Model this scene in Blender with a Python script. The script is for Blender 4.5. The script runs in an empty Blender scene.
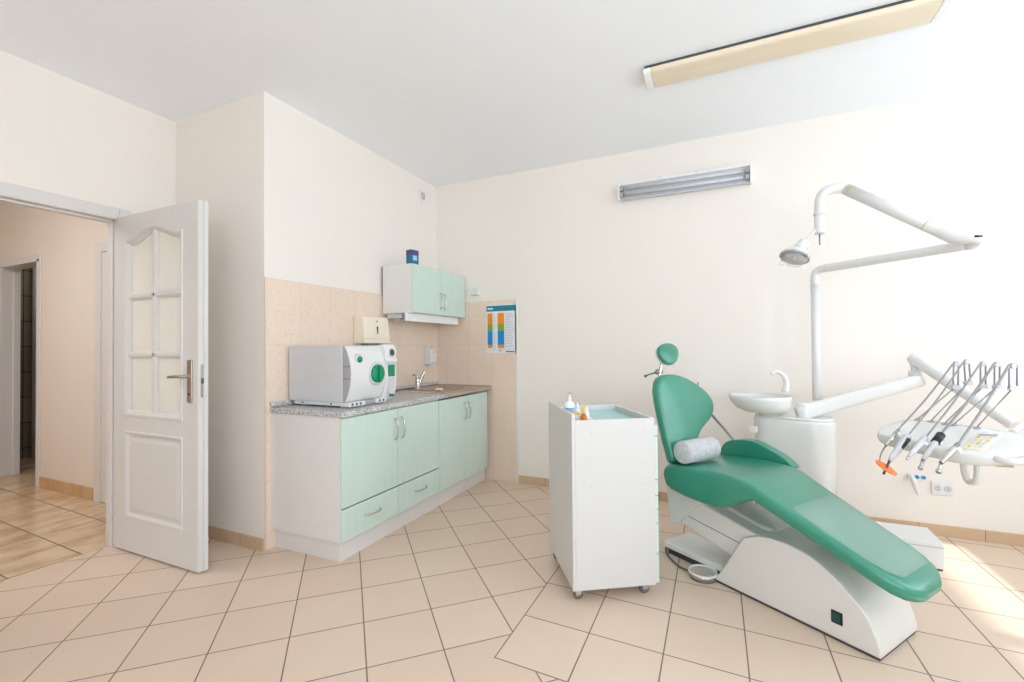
import bpy, bmesh, math, random
from mathutils import Vector, Matrix
random.seed(7)
SC = bpy.context.scene
COL = SC.collection
PI = math.pi

# ------------------------------------------------------------------ camera
EYE = Vector((0.0, 0.0, 1.26))
FPX = 455.0955
YAW, PIT, ROL = math.radians(24.469), math.radians(0.7912), math.radians(-0.5077)
FW = Vector((-math.sin(YAW)*math.cos(PIT), math.cos(YAW)*math.cos(PIT), math.sin(PIT)))
R0 = Vector((math.cos(YAW), math.sin(YAW), 0)); U0 = R0.cross(FW)
RT = R0*math.cos(ROL)+U0*math.sin(ROL); UP = U0*math.cos(ROL)-R0*math.sin(ROL)
cam = bpy.data.cameras.new('camera'); camo = bpy.data.objects.new('camera', cam); COL.objects.link(camo)
cam.sensor_width = 36; cam.lens = FPX/1024*36; cam.clip_start = 0.02
camo.matrix_world = Matrix(((RT.x, UP.x, -FW.x, EYE.x), (RT.y, UP.y, -FW.y, EYE.y), (RT.z, UP.z, -FW.z, EYE.z), (0, 0, 0, 1)))
SC.camera = camo

# ------------------------------------------------------------------ world, sun, window and fill light, exposure
wd = bpy.data.worlds.new('sky'); SC.world = wd; wd.use_nodes = True
bg = wd.node_tree.nodes['Background']; bg.inputs[0].default_value = (0.80, 0.90, 1.0, 1); bg.inputs[1].default_value = 1.0
sun = bpy.data.lights.new('sun', 'SUN'); sun.energy = 5.0; sun.angle = math.radians(1.2); sun.color = (1, .96, .90)
suno = bpy.data.objects.new('sun', sun); COL.objects.link(suno)
suno.rotation_euler = Vector((-0.75, 0.12, -0.57)).to_track_quat('-Z', 'Y').to_euler(); suno.location = (5, -1, 4)
def area(name, loc, d, sx, sy, power, color):
    l = bpy.data.lights.new(name, 'AREA'); l.shape = 'RECTANGLE'; l.size = sx; l.size_y = sy; l.energy = power; l.color = color
    o = bpy.data.objects.new(name, l); COL.objects.link(o); o.location = loc
    o.rotation_euler = Vector(d).to_track_quat('-Z', 'Y').to_euler(); return o
XR = 2.55           # right wall (outside the frame), with the windows
area('window_and_fill_light', (XR+0.22, 2.4, 1.80), (-1, 0, .0), 2.35, 1.7, 41, (0.81, 0.915, 1.0))
area('window_and_fill_light', (XR+0.22, -0.6, 1.70), (-1, 0, .55), 1.3, 1.5, 63, (0.81, 0.915, 1.0))
area('window_and_fill_light', (0.6, -1.90, 1.65), (0, 1, .6), 2.2, 1.5, 60, (0.81, 0.915, 1.0))  # added frontal fill, set in an invented window behind the camera
SC.view_settings.view_transform = 'Standard'; SC.view_settings.look = 'None'
SC.view_settings.gamma = 1.0; SC.view_settings.use_curve_mapping = False
SC.view_settings.exposure = 0.26
SC.cycles.use_denoising = True
SC.cycles.max_bounces = 12; SC.cycles.diffuse_bounces = 8
SC.cycles.sample_clamp_indirect = 6.0

# ------------------------------------------------------------------ materials
def lin(c): 
    c = c/255.0
    return c/12.92 if c <= 0.04045 else ((c+0.055)/1.055)**2.4
def rgb(r, g, b): return (lin(r), lin(g), lin(b), 1)
class N:
    def __init__(s, name):
        s.m = bpy.data.materials.new(name); s.m.use_nodes = True; s.t = s.m.node_tree
        s.b = s.t.nodes['Principled BSDF']
    def new(s, k, **kw):
        n = s.t.nodes.new(k)
        for a, v in kw.items(): setattr(n, a, v)
        return n
    def put(s, sock, v):
        if isinstance(v, bpy.types.NodeSocket): s.t.links.new(v, sock)
        else: sock.default_value = v
    def math(s, op, a, b=0.0, c=None):
        n = s.new('ShaderNodeMath', operation=op); s.put(n.inputs[0], a); s.put(n.inputs[1], b)
        if c is not None: s.put(n.inputs[2], c)
        return n.outputs[0]
    def pos(s): return s.new('ShaderNodeNewGeometry').outputs['Position']
    def obj(s): return s.new('ShaderNodeTexCoord').outputs['Object']
    def noise(s, vec, scale, detail=3, rough=.5):
        n = s.new('ShaderNodeTexNoise'); s.put(n.inputs['Vector'], vec); n.inputs['Scale'].default_value = scale
        n.inputs['Detail'].default_value = detail; n.inputs['Roughness'].default_value = rough; return n.outputs[0]
    def mapr(s, v, a, b, c=0., d=1.):
        n = s.new('ShaderNodeMapRange'); s.put(n.inputs[0], v)
        for i, x in enumerate((a, b, c, d)): n.inputs[i+1].default_value = x
        return n.outputs[0]
    def mix(s, f, a, b):
        n = s.new('ShaderNodeMix', data_type='RGBA'); s.put(n.inputs[0], f); s.put(n.inputs[6], a); s.put(n.inputs[7], b); return n.outputs[2]
    def scale(s, vec, v3):
        n = s.new('ShaderNodeVectorMath', operation='MULTIPLY'); s.put(n.inputs[0], vec); n.inputs[1].default_value = v3; return n.outputs[0]
    def dot(s, vec, v3):
        n = s.new('ShaderNodeVectorMath', operation='DOT_PRODUCT'); s.put(n.inputs[0], vec); n.inputs[1].default_value = v3; return n.outputs['Value']
    def bump(s, h, strength, dist=.002):
        n = s.new('ShaderNodeBump'); n.inputs['Strength'].default_value = strength; n.inputs['Distance'].default_value = dist
        s.put(n.inputs['Height'], h); s.t.links.new(n.outputs[0], s.b.inputs['Normal'])
    def base(s, c): s.put(s.b.inputs['Base Color'], c)
    def rough(s, r): s.put(s.b.inputs['Roughness'], r)
    def metal(s, r=1.): s.b.inputs['Metallic'].default_value = r
def plain(name, c, rough=.5, metal=0., coat=0., vary=.03, bump=0., nscale=18):
    n = N(name); p = n.obj(); f = n.noise(p, nscale, 3)
    d = tuple(max(0, x*(1-vary*2)) for x in c[:3])+(1,)
    n.base(n.mix(n.mapr(f, .3, .75), c, d)); n.rough(rough); n.metal(metal)
    if coat: n.b.inputs['Coat Weight'].default_value = coat; n.b.inputs['Coat Roughness'].default_value = .08
    if bump: n.bump(n.noise(p, nscale*8, 2), bump, .001)
    return n.m
def tile_mat(name, g1, g2, col, col2, grout, width, rough=.35, vein=None, bumpy=.35, speckle=None):
    """g = (normal xyz, offset, pitch): joints of a tiling, in world metres"""
    n = N(name); p = n.pos(); ds = []; cells = []
    for (nv, off, pitch) in (g1, g2):
        t = n.math('DIVIDE', n.math('SUBTRACT', n.dot(p, nv), off), pitch)
        cells.append(n.math('FLOOR', t)); ds.append(n.math('MULTIPLY', n.math('PINGPONG', t, .5), pitch))
    d = n.math('MINIMUM', ds[0], ds[1])
    g = n.mapr(d, width*.35, width*.65, 1, 0)
    cv = n.new('ShaderNodeCombineXYZ'); n.put(cv.inputs[0], cells[0]); n.put(cv.inputs[1], cells[1])
    wn = n.new('ShaderNodeTexWhiteNoise', noise_dimensions='3D'); n.put(wn.inputs[0], cv.outputs[0])
    c = n.mix(wn.outputs[0], col, col2)
    f = n.noise(p, 6, 4); c = n.mix(n.mapr(f, .35, .7, 0, .5), c, col2)
    if vein:
        sh = n.new('ShaderNodeVectorMath', operation='MULTIPLY_ADD'); n.put(sh.inputs[0], cv.outputs[0]); sh.inputs[1].default_value = (3.7, 5.1, 0)
        n.put(sh.inputs[2], n.scale(p, (4.6, 2.2, 1)))
        f = n.noise(sh.outputs[0], 1.6, 5, .6); c = n.mix(n.mapr(f, .44, .78), c, vein)
    if speckle:
        f = n.noise(p, 70, 3); c = n.mix(n.mapr(f, .45, .7, 0, .7), c, speckle)
    n.base(n.mix(g, c, grout)); n.rough(n.mapr(g, 0, 1, rough, .8))
    n.bump(n.math('SUBTRACT', 1, g), bumpy, .002)
    return n.m
M = {}
def wallpaint(name, c):
    n = N(name); p = n.pos(); f = n.noise(p, 1.5, 2)
    n.base(n.mix(n.mapr(f, .3, .7, 0, .5), c, tuple(x*.97 for x in c[:3])+(1,))); n.rough(.75); n.bump(n.noise(p, 160, 2), .12, .001); return n.m
M['wall'] = wallpaint('cream_paint', rgb(238, 231, 224))
M['hallwall'] = wallpaint('hall_paint', rgb(228, 218, 208))
M['ceil'] = wallpaint('ceiling_paint', rgb(243, 246, 250))
GR = rgb(128, 110, 97)
TC, TD = rgb(225, 203, 184), rgb(219, 196, 176)
M['floorL'] = tile_mat('floor_tiles_diagonal', ((-.7149, -.6992, 0), .242, .3085), ((-.6958, .7182, 0), 2.222, .3172), TC, TD, GR, .0055)
M['floorR'] = tile_mat('floor_tiles_square', ((-1, -.0073, 0), .211, .3125), ((-.0377, -.9993, 0), -1.633, .319), TC, TD, GR, .0055)
M['floorH'] = tile_mat('hall_floor_tiles', ((.033, .9994, 0), 1.356, .325), ((-.9994, .035, 0), 3.981, .325), rgb(222, 200, 170), rgb(210, 182, 148), rgb(98, 80, 64), .007, .22, vein=rgb(172, 128, 86))
WT = (rgb(236, 217, 201), rgb(232, 211, 193), rgb(216, 197, 181))
M['wtileL'] = tile_mat('wall_tiles_side', ((0, 1, 0), 2.225, .259), ((0, 0, 1), 1.287, .4275), *WT, .004, .3, speckle=rgb(222, 199, 178), bumpy=.15)
M['wtileB'] = tile_mat('wall_tiles_back', ((1, 0, 0), -2.494, .2587), ((0, 0, 1), 1.287, .4275), *WT, .004, .3, speckle=rgb(222, 199, 178), bumpy=.15)
M['base'] = tile_mat('baseboard_tiles', ((1, 1, 0), .12, .33), ((0, 0, 1), -1, 5), rgb(208, 180, 148), rgb(200, 170, 138), rgb(140, 120, 100), .004, .4)
M['hbase'] = tile_mat('hall_baseboard_tiles', ((1, 0, 0), .12, .33), ((0, 0, 1), -1, 5), rgb(210, 176, 134), rgb(196, 160, 118), rgb(140, 110, 84), .004, .4, vein=rgb(184, 142, 100))
M['white'] = plain('white_paint', rgb(238, 238, 238), .35, vary=.01)
M['doorwhite'] = plain('door_white', rgb(218, 215, 213), .4, vary=.01)
M['lam'] = plain('white_laminate', rgb(225, 222, 220), .4, vary=.01)
M['cartwhite'] = plain('trolley_white', rgb(211, 210, 209), .4, vary=.01)
M['plastic'] = plain('white_plastic', rgb(226, 226, 226), .3, vary=.01)
M['unit'] = plain('unit_lacquer', rgb(228, 228, 227), .22, coat=.3, vary=.01)
M['chairwhite'] = plain('chair_lacquer', rgb(220, 217, 213), .3, coat=.25, vary=.01)
M['cream'] = plain('cream_plastic', rgb(242, 231, 212), .35, vary=.02)
M['grey'] = plain('grey_plastic', rgb(168, 168, 170), .4, vary=.02)
M['lgrey'] = plain('light_grey_plastic', rgb(206, 206, 210), .4, vary=.02)
M['dgrey'] = plain('dark_grey_plastic', rgb(70, 70, 74), .45)
M['black'] = plain('black_plastic', rgb(28, 28, 30), .4)
M['chrome'] = plain('brushed_chrome', rgb(205, 203, 200), .22, 1., vary=.02)
M['nickel'] = plain('satin_nickel', rgb(196, 188, 176), .28, 1., vary=.02)
M['rod'] = plain('steel_rod', rgb(150, 148, 152), .35, .7, vary=.02)
M['hose'] = plain('grey_hose', rgb(150, 148, 146), .5)
M['lilac'] = plain('lilac_hose', rgb(150, 146, 168), .5)
M['teal'] = plain('teal_plastic', rgb(0, 140, 100), .25, vary=.06)
M['dteal'] = plain('dark_teal', rgb(10, 72, 70), .3)
M['matglass'] = plain('teal_mat', rgb(150, 214, 214), .15, vary=.04)
M['amber'] = plain('amber_glass', rgb(196, 104, 30), .12)
M['orange'] = plain('orange_plastic', rgb(255, 122, 10), .2)
M['blue'] = plain('blue_plastic', rgb(40, 150, 210), .3)
M['yellow'] = plain('yellow_rubber', rgb(222, 196, 90), .4)
M['milky'] = plain('milky_plastic', rgb(232, 240, 246), .25, vary=.02)
M['beigepl'] = plain('beige_plastic', rgb(206, 184, 158), .4)
M['rubber'] = plain('grey_rubber', rgb(110, 108, 106), .5)
M['hall_dark'] = plain('dim_room_wall', rgb(94, 86, 74), .6, vary=.12, nscale=5)
def vinyl(name, c, c2):
    n = N(name); p = n.obj(); f = n.noise(p, 5, 3)
    n.base(n.mix(n.mapr(f, .35, .7), c, c2)); n.rough(.38); n.b.inputs['Coat Weight'].default_value = .6; n.b.inputs['Coat IOR'].default_value = 1.55; n.b.inputs['Coat Roughness'].default_value = .2
    n.bump(n.noise(p, 260, 2), .12, .001); return n.m
M['vinyl'] = vinyl('green_vinyl', rgb(40, 136, 112), rgb(36, 129, 105))
def wood_grain(name, c, c2):
    n = N(name); p = n.pos(); f = n.noise(n.scale(p, (60, 60, 1.2)), 1, 3)
    n.base(n.mix(n.mapr(f, .38, .66), c, c2)); n.rough(.42); return n.m
M['mint'] = wood_grain('mint_laminate', rgb(203, 222, 213), rgb(199, 218, 208))
def granite():
    n = N('speckled_worktop'); p = n.pos(); v = n.new('ShaderNodeTexVoronoi'); n.put(v.inputs['Vector'], p); v.inputs['Scale'].default_value = 230
    s = n.new('ShaderNodeSeparateColor'); n.put(s.inputs[0], v.outputs['Color'])
    c = n.mix(n.mapr(s.outputs[0], .0, 1.), rgb(204, 204, 206), rgb(176, 176, 178)); c = n.mix(n.mapr(s.outputs[1], .78, .8), c, rgb(92, 88, 88)); c = n.mix(n.mapr(s.outputs[2], .86, .88), c, rgb(240, 236, 232))
    n.base(c); n.rough(.3); return n.m
M['granite'] = granite()
M['ventgrey'] = plain('vent_grille', rgb(150, 138, 120), .5)
M['pale_blue'] = plain('pale_blue_print', rgb(130, 172, 214), .4, vary=.15, nscale=60)
M['alu'] = plain('dull_aluminium', rgb(200, 202, 208), .4, .15, vary=.03)
M['steel'] = plain('sink_steel', rgb(196, 184, 172), .27, .9, vary=.05)
def cloth():
    n = N('grey_towelling'); p = n.obj(); f = n.noise(p, 60, 3)
    n.base(n.mix(n.mapr(f, .3, .7), rgb(206, 206, 208), rgb(178, 178, 182))); n.rough(.95); n.bump(n.noise(p, 240, 2), .6, .002); return n.m
M['cloth'] = cloth()
def glasslike(name, tint, mixv, rough, bump=0, nscale=60):
    n = N(name); t = n.t; out = t.nodes['Material Output']
    tr = n.new('ShaderNodeBsdfTransparent'); tr.inputs[0].default_value = tint
    n.b.inputs['Base Color'].default_value = tint; n.rough(rough)
    if bump: n.bump(n.noise(n.obj(), nscale, 3), bump, .003)
    mx = n.new('ShaderNodeMixShader'); mx.inputs[0].default_value = mixv
    t.links.new(tr.outputs[0], mx.inputs[1]); t.links.new(n.b.outputs[0], mx.inputs[2]); t.links.new(mx.outputs[0], out.inputs[0]); return n.m
M['winglass'] = glasslike('window_glass', (.97, .98, .98, 1), .06, .05)
M['frost'] = glasslike('frosted_door_glass', (.96, .95, .90, 1), .70, .25, 1.0, 70)
M['film'] = glasslike('clear_plastic_cover', (.95, .99, .98, 1), .13, .16, .7, 26)
M['clear'] = glasslike('clear_plastic', (.95, .95, .95, 1), .25, .05)
def diffuser():
    n = N('aged_lamp_diffuser'); p = n.pos(); f = n.noise(n.scale(p, (1.5, 8, 8)), 1, 3)
    n.base(n.mix(n.mapr(f, .3, .7), rgb(232, 220, 198), rgb(226, 210, 184))); n.rough(.35)
    w = n.new('ShaderNodeTexWave'); w.wave_type = 'BANDS'; w.bands_direction = 'X'; n.put(w.inputs['Vector'], p); w.inputs['Scale'].default_value = 40
    n.bump(w.outputs[0], .25, .002); return n.m
M['diffuser'] = diffuser()

# ------------------------------------------------------------------ mesh helpers
class MB:
    def __init__(s): s.v = []; s.f = []; s.mi = []; s.sm = []
    def add(s, vs, fs, mi=0, smooth=False):
        k = len(s.v); s.v += [Vector(v) for v in vs]; s.f += [[i+k for i in f] for f in fs]; s.mi += [mi]*len(fs); s.sm += [smooth]*len(fs); return s
    def box(s, x0, x1, y0, y1, z0, z1, mi=0):
        vs = [(x, y, z) for x in (x0, x1) for y in (y0, y1) for z in (z0, z1)]
        return s.add(vs, [(0, 1, 3, 2), (4, 6, 7, 5), (0, 4, 5, 1), (2, 3, 7, 6), (0, 2, 6, 4), (1, 5, 7, 3)], mi)
    def rings(s, rs, cap0=True, cap1=True, mi=0, smooth=True, closed=True):
        n = len(rs[0]); k = len(s.v); s.v += [Vector(p) for r in rs for p in r]; fs = []
        for i in range(len(rs)-1):
            for j in range(n if closed else n-1):
                j2 = (j+1) % n; fs.append((k+i*n+j, k+i*n+j2, k+(i+1)*n+j2, k+(i+1)*n+j))
        s.f += [list(f) for f in fs]; s.mi += [mi]*len(fs); s.sm += [smooth]*len(fs)
        for c, i in ((cap0, 0), (cap1, len(rs)-1)):
            if c:
                f = [k+i*n+j for j in range(n)]
                s.f.append(f[::-1] if i == 0 else f); s.mi.append(mi); s.sm.append(False)
        return s
    def tube(s, pts, r, n=12, mi=0, cap=True, smoothpath=0):
        pts = [Vector(p) for p in pts]
        rr = r if isinstance(r, (list, tuple)) else [r]*len(pts)
        if smoothpath:
            pts, rr = spline(pts, rr, smoothpath)
        rs = []; prev = None
        for i, p in enumerate(pts):
            d = (pts[min(i+1, len(pts)-1)]-pts[max(i-1, 0)]).normalized()
            if prev is None:
                a = Vector((0, 0, 1)) if abs(d.z) < .9 else Vector((1, 0, 0)); a = (a-d*a.dot(d)).normalized()
            else: a = (prev-d*prev.dot(d)).normalized()
            prev = a; b = d.cross(a)
            rs.append([p+(a*math.cos(t)+b*math.sin(t))*rr[i] for t in [2*PI*j/n for j in range(n)]])
        return s.rings(rs, cap, cap, mi)
    def lathe(s, prof, c=(0, 0, 0), axis=(0, 0, 1), n=24, mi=0, smooth=True):
        ax = Vector(axis).normalized(); a = ax.orthogonal().normalized(); b = ax.cross(a); c = Vector(c)
        rs = [[c+ax*h+(a*math.cos(t)+b*math.sin(t))*max(r, 1e-5) for t in [2*PI*j/n for j in range(n)]] for r, h in prof]
        return s.rings(rs, True, True, mi, smooth)
    def prism(s, poly, o, ex, ey, ez, t0, t1, mi=0, smooth=False):
        o, ex, ey, ez = map(Vector, (o, ex, ey, ez))
        r0 = [o+ex*a+ey*b+ez*t0 for a, b in poly]; r1 = [o+ex*a+ey*b+ez*t1 for a, b in poly]
        return s.rings([r0, r1], True, True, mi, smooth)
    def build(s, name, mats, parent=None, bevel=0, seg=2, smooth=False, angle=35, subd=0):
        me = bpy.data.meshes.new(name); bm = bmesh.new()
        vv = [bm.verts.new(v) for v in s.v]
        for f, mi, sm in zip(s.f, s.mi, s.sm):
            try: fc = bm.faces.new([vv[i] for i in f]); fc.material_index = mi; fc.smooth = sm or smooth or bevel > 0
            except ValueError: pass
        bmesh.ops.recalc_face_normals(bm, faces=bm.faces)
        bm.to_mesh(me); bm.free()
        for m in (mats if isinstance(mats, (list, tuple)) else [mats]): me.materials.append(M[m] if isinstance(m, str) else m)
        o = bpy.data.objects.new(name, me); COL.objects.link(o)
        if parent: o.parent = parent
        if bevel:
            b = o.modifiers.new('bevel', 'BEVEL'); b.width = bevel; b.segments = seg; b.limit_method = 'ANGLE'; b.angle_limit = math.radians(angle)
            w = o.modifiers.new('normals', 'WEIGHTED_NORMAL'); w.keep_sharp = True
        if subd:
            u = o.modifiers.new('subdivision', 'SUBSURF'); u.levels = subd; u.render_levels = subd
        return o
def spline(pts, rr, k):
    op, orr = [], []; n = len(pts)
    for i in range(n-1):
        p0, p1, p2, p3 = pts[max(i-1, 0)], pts[i], pts[i+1], pts[min(i+2, n-1)]
        for j in range(k):
            t = j/k
            op.append(.5*((2*p1)+(p2-p0)*t+(2*p0-5*p1+4*p2-p3)*t*t+(3*p1-p0-3*p2+p3)*t**3)); orr.append(rr[i]*(1-t)+rr[i+1]*t)
    op.append(pts[-1]); orr.append(rr[-1]); return op, orr
def curve2(pts, k=6, closed=False):
    if closed:
        P = [Vector((a, b, 0)) for a, b in pts]; n = len(P); out = []
        for i in range(n):
            p0, p1, p2, p3 = P[i-1], P[i], P[(i+1) % n], P[(i+2) % n]
            for j in range(k):
                t = j/k; q = .5*((2*p1)+(p2-p0)*t+(2*p0-5*p1+4*p2-p3)*t*t+(3*p1-p0-3*p2+p3)*t**3); out.append((q.x, q.y))
        return out
    op, _ = spline([Vector((a, b, 0)) for a, b in pts], [0]*len(pts), k); return [(p.x, p.y) for p in op]
def rrect(w, h, r, n=5, cx=0, cy=0):
    out = []
    for sx, sy, a0 in ((1, 1, 0), (-1, 1, 90), (-1, -1, 180), (1, -1, 270)):
        for i in range(n+1):
            a = math.radians(a0+90*i/n); out.append((cx+sx*(w/2-r)+r*math.cos(a), cy+sy*(h/2-r)+r*math.sin(a)))
    return out
def tag(o, label, cat, group=None):
    o['label'] = label; o['category'] = cat
    if group: o['group'] = group
    return o
def thing(name, label, cat, loc=(0, 0, 0), rz=0, group=None):
    o = bpy.data.objects.new(name, None); COL.objects.link(o); o.empty_display_size = .05
    o.location = loc; o.rotation_euler = (0, 0, rz); return tag(o, label, cat, group)
def struct(o, kind='structure'): o['kind'] = kind; return o
def part_label(o, l): o['label'] = l; return o
X, Y, Z = (1, 0, 0), (0, 1, 0), (0, 0, 1)
def rect(a0, a1, b0, b1): return [(a0, b0), (a1, b0), (a1, b1), (a0, b1)]

# ------------------------------------------------------------------ room
XL, YB, YR, XD, ZC = -2.604, 3.892, 1.960, -3.530, 2.898      # cabinet wall, back wall, recess wall, door wall, ceiling
YS = -1.60
TH = -3.607                                                   # threshold between the two floors
seamL = [(TH, YS), (-.53, YS), (-.53, 1.651), (-.851, 1.663), (-.867, YB), (XL, YB), (XL, YR), (TH, YR)]
seamR = [(-.53, YS), (XR, YS), (XR, YB), (-.867, YB), (-.851, 1.663), (-.53, 1.651)]
fl = MB(); fl.prism(seamL, (0, 0, 0), X, Y, Z, -.06, 0, 0); fl.prism(seamR, (0, 0, 0), X, Y, Z, -.06, 0, 1)
struct(fl.build('floor', ['floorL', 'floorR']))
hf = MB(); hf.box(-7.6, TH, -.6, 3.3, -.06, 0)
struct(hf.build('floor_hall', ['floorH']))
c = MB(); c.box(-7.6, XR+.3, -1.9, YB+.2, ZC, ZC+.12); struct(c.build('ceiling', 'ceil'))
struct(MB().box(XL-.9, XR+.3, YB, YB+.2, -.06, ZC).build('wall_back', 'wall'))
struct(MB().box(XL-.2, XL, YR, YB, -.06, ZC).build('wall_side', 'wall'))
struct(MB().box(-3.66, XL-.2, YR, YR+.09, -.06, ZC).build('wall_recess', 'wall'))
DO0, DO1, DOT = .76, 1.612, 2.105                              # door opening (y range, head)
w = MB(); w.box(XD-.11, XD, DO1+.03, YR, -.06, ZC); w.box(XD-.11, XD, YS, DO0-.03, -.06, ZC); w.box(XD-.11, XD, DO0-.03, DO1+.03, DOT+.03, ZC)
struct(w.build('wall_left', 'wall'))
# right wall with two windows, front wall (behind the camera) with one added for fill light
def wall_with_windows(name, horiz, pos, a0, a1, wins, thick):
    m = MB(); cur = a0
    def bx(p0, p1, z0, z1):
        if horiz: m.box(p0, p1, min(pos, pos+thick), max(pos, pos+thick), z0, z1)
        else: m.box(min(pos, pos+thick), max(pos, pos+thick), p0, p1, z0, z1)
    for (w0, w1, z0, z1) in wins:
        bx(cur, w0, -.06, ZC); bx(w0, w1, -.06, z0); bx(w0, w1, z1, ZC); cur = w1
    bx(cur, a1, -.06, ZC); return struct(m.build(name, 'wall'))
WR = [(-1.25, .05, .90, 2.70), (1.2, 3.6, .90, 2.70)]
wall_with_windows('wall_right', False, XR, YS-.2, YB, WR, .2)
WF = [(-.5, 1.7, .90, 2.60)]
wall_with_windows('wall_front', True, YS, XD-.11, XR, WF, -.2)
def window(k, horiz, pos, w0, w1, z0, z1):
    m = MB(); d0, d1 = pos+.08*(1 if not horiz else -1), pos+.14*(1 if not horiz else -1); d0, d1 = min(d0, d1), max(d0, d1)
    def bx(mm, p0, p1, q0, q1, e0=d0, e1=d1):
        if horiz: mm.box(p0, p1, e0, e1, q0, q1)
        else: mm.box(e0, e1, p0, p1, q0, q1)
    mid = (w0+w1)/2
    bx(m, w0, w1, z0, z0+.07); bx(m, w0, w1, z1-.07, z1); bx(m, w0, w0+.07, z0+.07, z1-.07); bx(m, w1-.07, w1, z0+.07, z1-.07); bx(m, mid-.05, mid+.05, z0+.07, z1-.07)
    o = struct(m.build('window_%d' % k, 'white')); g = MB(); dm = (d0+d1)/2
    bx(g, w0+.07, mid-.05, z0+.07, z1-.07, dm-.003, dm+.003); bx(g, mid+.05, w1-.07, z0+.07, z1-.07, dm-.003, dm+.003)
    g.build('window_glass', 'winglass', o)
window(1, False, XR, *WR[1]); window(2, False, XR, *WR[0]); window(3, True, YS, *WF[0])
struct(MB().box(XR+.2, XR+2.25, -2.6, 5.0, 2.80, 2.95).build('sun_blocker', 'lgrey'))  # unseen slab added outside to keep the high sun out of the windows
# hall beyond the door
HY = 2.05
h = MB(); h.box(-5.82, -4.70, HY, HY+.12, -.06, ZC); h.box(-7.6, -6.62, HY, HY+.12, -.06, ZC); h.box(-6.62, -5.82, HY, HY+.12, 2.13, ZC)
h.box(-4.70, -3.88, HY, HY+.12, 2.13, ZC); h.box(-3.88, -3.66, HY, HY+.12, -.06, ZC)
struct(h.build('wall_hall', 'hallwall'))
struct(MB().box(-7.75, -7.6, -.7, HY+.12, -.06, ZC).build('wall_hall_end', 'hallwall'))
struct(MB().box(-7.6, XD-.11, -.7, -.6, -.06, ZC).build('wall_hall_front', 'hallwall'))
hd = MB(); hd.box(-7.6, -5.2, 3.20, 3.3, -.06, ZC); hd.box(-7.6, -7.48, HY+.12, 3.2, -.06, ZC); hd.box(-5.3, -5.2, HY+.12, 3.2, -.06, ZC)
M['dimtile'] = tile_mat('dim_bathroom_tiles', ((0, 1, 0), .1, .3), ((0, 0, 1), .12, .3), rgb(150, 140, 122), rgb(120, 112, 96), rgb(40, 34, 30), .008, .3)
struct(hd.build('wall_bathroom', 'dimtile'))
tag(MB().lathe([(.040, .0), (.040, 2.30), (.036, 2.31)], (-7.43, 2.60, 0), n=20).build('drain_pipe', 'lgrey'), 'pale vertical pipe in the dim room beyond the hall', 'pipe')
area('hall_fill', (-4.8, .2, 2.7), (-.1, .35, -1), 1.6, .8, 25, (1, 1, 1))  # added fill under the hall ceiling to brighten the hall
area('bathroom_fill', (-6.6, 2.8, 2.75), (-.3, 0, -1),   .6, .4, 3.4, (1, .97, .9))  # small added fill that lifts the dim room
# door frames
f = MB()   # frame of the open door: jambs through the wall, stops and casings
for a0, a1, z0, z1 in ((DO1, DO1+.03, 0, DOT+.03), (DO0-.03, DO0, 0, DOT+.03), (DO0, DO1, DOT, DOT+.03)): f.box(XD-.125, XD+.012, a0, a1, z0, z1)
for a0, a1, z0, z1 in ((DO1-.014, DO1, 0, DOT), (DO0, DO0+.014, 0, DOT), (DO0, DO1, DOT-.014, DOT)): f.box(XD-.09, XD-.035, a0, a1, z0, z1)
for x0, x1 in ((XD, XD+.014), (XD-.124, XD-.11)):
    f.box(x0, x1, DO1+.008, DO1+.075, 0, DOT+.075); f.box(x0, x1, DO0-.075, DO0-.008, 0, DOT+.075); f.box(x0, x1, DO0-.008, DO1+.008, DOT+.008, DOT+.075)
struct(f.build('trim_1', 'doorwhite', bevel=.004))
f = MB()   # hall opening to the dark room
for x0, x1 in ((-6.65, -6.60), (-5.84, -5.79)): f.box(x0, x1, HY-.012, HY+.132, 0, 2.13)
f.box(-6.65, -5.79, HY-.012, HY+.132, 2.11, 2.185); f.box(-6.60, -6.585, HY+.08, HY+.132, 0, 2.11)
f.box(-6.72, -6.65, HY-.012, HY, 0, 2.185); f.box(-5.79, -5.765, HY-.012, HY, 0, 2.185)
struct(f.build('trim_2', 'doorwhite', bevel=.003))
f = MB(); f.box(-4.80, -4.70, HY-.018, HY, 0, 2.17); f.box(-3.88, -3.80, HY-.018, HY, 0, 2.17); f.box(-4.70, -3.88, HY-.018, HY, 2.09, 2.17)
struct(f.build('trim_3', 'doorwhite', bevel=.003))
d2 = struct(MB().box(-4.6995, -3.8805, HY-.008, HY+.032, .006, 2.089).build('door_2', 'doorwhite'))
# baseboards
struct(MB().box(XD, XL, YR-.012, YR, 0, .076).build('baseboard_recess', 'base', bevel=.002))
struct(MB().box(-1.712, XR, YB-.012, YB, 0, .072).build('baseboard_back', 'base', bevel=.002))
struct(MB().box(XR-.012, XR, YS, YB-.012, 0, .072).build('baseboard_right', 'base', bevel=.002))
struct(MB().box(-5.765, -4.80, HY-.012, HY, 0, .10).build('baseboard_hall', 'hbase', bevel=.002))
# tiled splashback on two walls
t = MB(); t.box(XL, XL+.010, YR, YB-.010, 0, 1.715); struct(t.build('trim_4', 'wtileL'))
t = MB(); t.box(XL, -1.735, YB-.010, YB, 0, 1.708); struct(t.build('trim_5', 'wtileB'))
struct(MB().box(-1.735, -1.712, YB-.014, YB, 0, 1.708).build('trim_6', 'lam', bevel=.003))

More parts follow.
